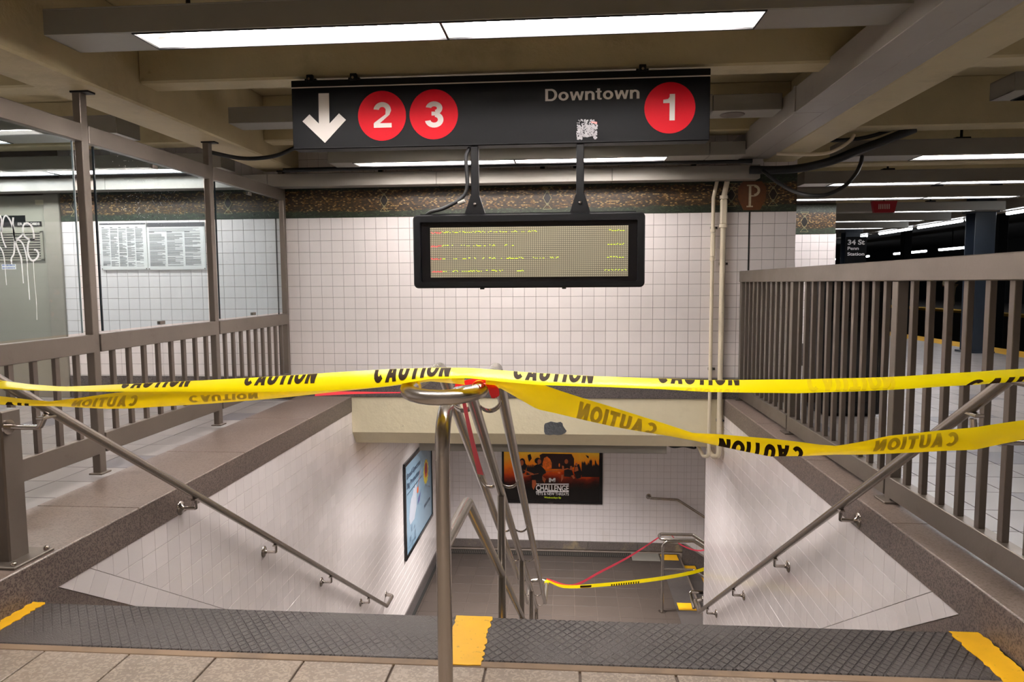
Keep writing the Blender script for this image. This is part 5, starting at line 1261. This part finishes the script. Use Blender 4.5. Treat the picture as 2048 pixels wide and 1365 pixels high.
def bag(x, y, z, w, lab):
    t = thing('plastic_bag', (x, y, z), lab, 'bag', None)
    MB().lathe([(w*.6, 0), (w, w*.35), (w*.95, w*.9), (w*.6, w*1.3), (w*.25, w*1.55), (w*.35, w*1.8)], (x, y, z), (0, 0, 1), 14).build('bag_body', M_['bag'], t)
    MB().tube(smooth_path([(x-w*.3, y, z+w*1.7), (x-w*.2, y, z+w*2.3), (x+w*.2, y, z+w*2.3), (x+w*.3, y, z+w*1.7)], 4), w*.06, 6).build('bag_handle', M_['bag'], t)
bag(15.65, 27.9, .115, .17, 'white bag beside the person in navy'); bag(15.35, 24.2, .115, .17, 'white bag beside the person in dark red'); bag(15.25, 29.3, .115, .12, 'small white bag beside the person in tan')

# ================================================================== CAUTION TAPE
def interp(tab, x):
    if x <= tab[0][0]: return tab[0][1:]
    for a, b in zip(tab, tab[1:]):
        if a[0] <= x <= b[0]:
            t = (x-a[0])/(b[0]-a[0]); return tuple(a[i]+(b[i]-a[i])*t for i in range(1, len(a)))
    return tab[-1][1:]
WT = .076
class Strand:
    """one run of tape: tab rows (x, y of upper edge, y of lower edge) surveyed on the vertical plane through both fixing points;
    the tape keeps its true width, so where it looks narrow it is tipped towards or away from the camera"""
    def __init__(s, tab, depth, lean=1): s.tab, s.depth, s.lean = tab, depth, lean
    def at(s, x, t):
        ys, yb = interp(s.tab, x); D = interp(s.depth, x)[0]
        top, bot = pt(x, ys, Y=D), pt(x, yb, Y=D); h = (top-bot).length
        dy = math.sqrt(max(WT*WT-h*h, 0))*s.lean if h < WT else 0
        top = pt(x, ys, Y=D+dy*.5); bot = pt(x, yb, Y=D-dy*.5)
        wob = .0016*math.sin(x*.021)+.0011*math.sin(x*.057+1)
        return bot+(top-bot)*t + V3((0, 1, 0))*(.012*(t-.5)*(t-.5)*4-.012+wob)
    def mesh(s, n=110, m=6, x0=None, x1=None):
        x0 = s.tab[0][0] if x0 is None else x0; x1 = s.tab[-1][0] if x1 is None else x1; mb = MB()
        vs = [s.at(x0+(x1-x0)*i/n, j/m) for i in range(n+1) for j in range(m+1)]
        mb.add(vs, [(i*(m+1)+j, (i+1)*(m+1)+j, (i+1)*(m+1)+j+1, i*(m+1)+j+1) for i in range(n) for j in range(m)], True); return mb
    def print(s, mb, txt, x0, x1, t0, t1, mirror=False, flip=False, d=.0012, bold=.05):
        qi = 0
        for q in strokes(txt, .25, .10):
            K = max(1, math.ceil((max(p[1] for p in q)-min(p[1] for p in q))*(t1-t0)/.09)); qi += 1
            for i in range(K):
                u, v = i/K, (i+1)/K; lp = lambda a, b, c: (a[0]+(b[0]-a[0])*c, a[1]+(b[1]-a[1])*c)
                c4 = [lp(q[0], q[3], u), lp(q[1], q[2], u), lp(q[1], q[2], v), lp(q[0], q[3], v)]
                c4 = [(x0+(x1-x0)*((1-a) if mirror else a)+(8*(b-.5) if not flip else 0), t0+(t1-t0)*((1-b) if flip else b)) for a, b in c4]
                p = clip(c4, 0, -1, .995); p = clip(p, 0, 1, -.005) if p else None
                if p: mb.add([s.at(a, b)+V3((0, -d-qi*1.5e-5, 0)) for a, b in p], [tuple(range(len(p)))])
LD = [(-120, 2.33), (0, 2.28), (895, 1.80), (980, 1.80), (2048, 2.10), (2215, 2.16)]
LDb = [(-120, 2.31), (0, 2.26), (895, 1.815), (980, 1.815), (2048, 2.12), (2215, 2.18)]
upper = Strand([(-110, 752, 773), (0, 761.5, 778), (60, 769, 781.5), (124, 774, 783), (246, 769, 784), (420, 760.5, 784), (560, 752.5, 784), (680, 744.5, 781), (780, 738.5, 772), (860, 735.8, 758), (940, 736, 757), (1000, 741, 764), (1080, 746.5, 770.5), (1187, 752.5, 774), (1300, 757, 778), (1420, 760.5, 784.5), (1590, 759.5, 787.4), (1780, 754.5, 780.5), (1950, 744, 770), (2048, 737.4, 763), (2150, 730, 757)], LD)
lowl = Strand([(-110, 785, 806), (0, 793, 810), (60, 800, 812.5), (100, 803.5, 813), (160, 796, 815.5), (215, 788, 818), (260, 783, 817.5), (420, 781, 808), (560, 777, 796.5), (680, 771, 783.5), (780, 760, 773), (860, 752, 763), (930, 752, 770)], [(a, b+.012) for a, b in LDb], -1)
lowr = Strand([(972, 757, 775), (1000, 764, 777), (1027, 762, 792), (1075, 766, 819), (1120, 782, 829), (1230, 816.6, 855), (1320, 845, 870), (1385, 866, 881), (1440, 869, 893), (1540, 878, 914), (1600, 884.6, 913), (1640, 890, 911.5), (1672, 892.5, 910), (1720, 884, 909.5), (1780, 872, 908), (1950, 855, 900), (2048, 840, 879), (2150, 827, 863)], [(a, b+.012) for a, b in LDb], -1)
tp = thing('caution_tape', pt(940, 747, Y=1.79), 'upper run of yellow CAUTION tape stretched straight across the stair opening', 'tape')
upper.mesh(150).build('ribbon', M_['tape'], tp)
m = MB()
for (a, b, t0, t1) in ((247, 384, .52, 2.3), (493, 636, .48, 1.6), (751, 903, .24, 1.75), (1028, 1188, .38, 1.9), (1317, 1480, .62, 2.2)): m = MB(); upper.print(m, 'CAUTION', a, b, t0, t1); m.build('lettering', M_['printblack'], tp)
m = MB(); upper.print(m, 'CAUT', 1930, 2075, -.62, .45)
m.build('lettering', M_['printblack'], tp)
m = MB(); upper.print(m, 'CAUTION', 1612, 1786, .12, 1.35, flip=True); m.build('show_through_lettering', M_['printfaint'], tp, label='CAUTION print showing faintly through the tape'); m = MB(); upper.print(m, 'CAUTION', 1370, 1478, -.3, .30, flip=True); m.build('show_through_lettering', M_['printfaint'], tp, label='CAUTION print showing faintly through the tape')
t2 = thing('caution_tape', pt(560, 790, Y=2.0), 'lower left run of yellow CAUTION tape, twisted near the left handrail', 'tape')
lowl.mesh(90).build('ribbon', M_['tape'], t2)
m = MB(); lowl.print(m, 'CAUTION', 150, 280, .15, .80, mirror=True); m.build('show_through_lettering', M_['printfaint'], t2, label='CAUTION print showing faintly through the tape'); m = MB(); lowl.print(m, 'CAUTION', 382, 520, .18, .70, flip=True); m.build('show_through_lettering', M_['printfaint'], t2, label='CAUTION print showing faintly through the tape')
m = MB(); lowl.print(m, 'CAU', -20, 60, -.35, .5); m.build('lettering', M_['printblack'], t2)
t3 = thing('caution_tape', pt(1400, 880, Y=1.95), 'lower right run of yellow CAUTION tape sagging and twisted before the right wall', 'tape')
lowr.mesh(120).build('ribbon', M_['tape'], t3)
m = MB(); lowr.print(m, 'CAUTION', 1436, 1604, -.42, .74, mirror=True, flip=True); m.build('lettering', M_['printblack'], t3)
m = MB(); lowr.print(m, 'CAUTION', 1156, 1312, -.05, .84, mirror=True); m.build('show_through_lettering', M_['printfaint'], t3, label='CAUTION print showing faintly through the tape'); m = MB(); lowr.print(m, 'CAUTION', 1745, 1912, .25, .90, mirror=True); m.build('show_through_lettering', M_['printfaint'], t3, label='CAUTION print showing faintly through the tape')
# wraps round the loop
for (cx, cy, wd, mt, tt) in ((XA+.006, 1.862, .030, 'tape', t2), (XB+.002, 1.868, .034, 'tape', t3), (XB-.0, 1.925, .030, 'redrib', None)):
    m = MB(); R_ = r+.003; vs = []; n = 18
    for i in range(n+1):
        a = 2*math.pi*i/n
        for k in (-1, 1): vs.append((cx+R_*math.cos(a), cy+k*wd/2+.003*math.sin(3*a), ZT+R_*math.sin(a)))
    m.add(vs, [(2*i, 2*i+1, 2*i+3, 2*i+2) for i in range(n)], True)
    if tt: m.build('wrap', M_[mt], tt)
    else:
        rk = thing('red_ribbon', (XB, 1.93, ZT), 'red ribbon knotted round the right end of the handrail loop', 'ribbon'); m.build('wrap', M_[mt], rk)
# red knot tails, pink ribbon down the rail
def ribbon(mb, pts, w, up, n=8):
    P = smooth_path(pts, n); U = V3(up).normalized(); k = len(P); ws = w if isinstance(w, (list, tuple)) else [w]*len(pts)
    vs = []
    for i, p in enumerate(P):
        f_ = i/(k-1)*(len(ws)-1); j = min(int(f_), len(ws)-2); ww = ws[j]+(ws[j+1]-ws[j])*(f_-j); vs += [p-U*ww/2, p+U*ww/2]
    mb.add(vs, [(2*i, 2*i+1, 2*i+3, 2*i+2) for i in range(k-1)], True); return mb
m = MB()
ribbon(m, [pt(955, 765, Y=1.84), pt(975, 768, Y=1.83), pt(985, 775, Y=1.82), pt(989, 790, Y=1.82), pt(986, 797, Y=1.82)], [.012, .024, .030, .026, .008], (1, 0, -.1))
ribbon(m, [pt(910, 771, Y=1.90), pt(935, 765, Y=1.90), pt(960, 763, Y=1.86), pt(980, 768, Y=1.84)], [.010, .016, .016, .02], (.2, 0, 1))
m.build('knot_tail', M_['redrib'], rk)
pk = thing('pink_ribbon', pt(925, 800, Y=1.9), 'pink ribbon hanging from the loop down along the left rail', 'ribbon')
m = MB(); ribbon(m, [pt(926, 795, Y=1.92), pt(934, 835, Y=2.1), pt(945, 885, Y=2.4), pt(961, 950, Y=2.8)], [.011, .013, .017, .026], (1, 0, -.2)); m.build('ribbon', M_['pink'], pk)
pk = thing('pink_ribbon', pt(740, 787, Y=1.95), 'thin pink ribbon running left from the loop below the yellow tape', 'ribbon')
m = MB(); ribbon(m, [pt(630, 789, Y=2.08), pt(690, 786.5, Y=2.03), pt(760, 786, Y=1.97), pt(830, 785.5, Y=1.90)], [.012, .009, .004, .003], (0, .3, 1)); m.build('ribbon', M_['pink'], pk)
# lower tapes across the landing
ye = Y1+.55
A_ = V3((XB, ye, ZB+.02)); 
pk = thing('pink_ribbon', A_, 'pink ribbon stretched from the foot of the centre handrail to the landing handrail', 'ribbon')
m = MB(); ribbon(m, [A_, pt(1145, 1172, Y=7.9), pt(1200, 1145, Y=8.3), pt(1262, 1112, Y=8.8), V3((1.25, 9.30, zt))], [.03, .03, .03, .026, .02], (0, .3, 1)); m.build('ribbon', M_['pink'], pk)
pk = thing('pink_ribbon', (1.4, 9.3, zt-.05), 'pink ribbon going on from the landing handrail to the right', 'ribbon')
m = MB(); ribbon(m, [(1.42, 9.42, zt-.02), pt(1365, 1092, Y=9.6), pt(1408, 1101, Y=9.8), (2.4, 10.0, zt-.2)], .02, (0, .3, 1)); m.build('ribbon', M_['pink'], pk)
yt = thing('caution_tape', A_, 'small yellow tape run low across the landing', 'tape')
m = MB(); ribbon(m, [A_+V3((0, -.02, .0)), pt(1130, 1174, Y=7.75), pt(1200, 1171, Y=7.8), pt(1290, 1162, Y=7.85), pt(1360, 1151, Y=7.9), pt(1408, 1139, Y=7.95), (2.0, 8.1, -1.95)], [.02, .034, .038, .042, .04, .04, .045], (0, .5, 1)); m.build('ribbon', M_['tape'], yt)
ribs = [((1222, 1169.5), (1280, 1163.5)), ((1160, 1172.5), (1182, 1171.5))]
m = MB()
for (a, b) in ribs:
    n = 12
    for i in range(n):
        xa = a[0]+(b[0]-a[0])*i/n; ya_ = a[1]+(b[1]-a[1])*i/n
        p = pt(xa, ya_, Y=7.78 if a[0] < 1200 else 7.82)+V3((0, -.02, 0)); m.flat([(0, -.012), (.014, -.012), (.016, .012), (.002, .012)], p, X_, Z_, NB, 0)
m.build('lettering', M_['printblack'], yt, kind='stuff')
m = MB(); R_ = r+.004; vs = []; n = 16
for i in range(n+1):
    a = 2*math.pi*i/n
    for k in (-1, 1): vs.append((XB+R_*math.cos(a), Y1+.5+k*.03, ZB+R_*math.sin(a)))
m.add(vs, [(2*i, 2*i+1, 2*i+3, 2*i+2) for i in range(n)], True); m.build('wrap', M_['tape'], yt)
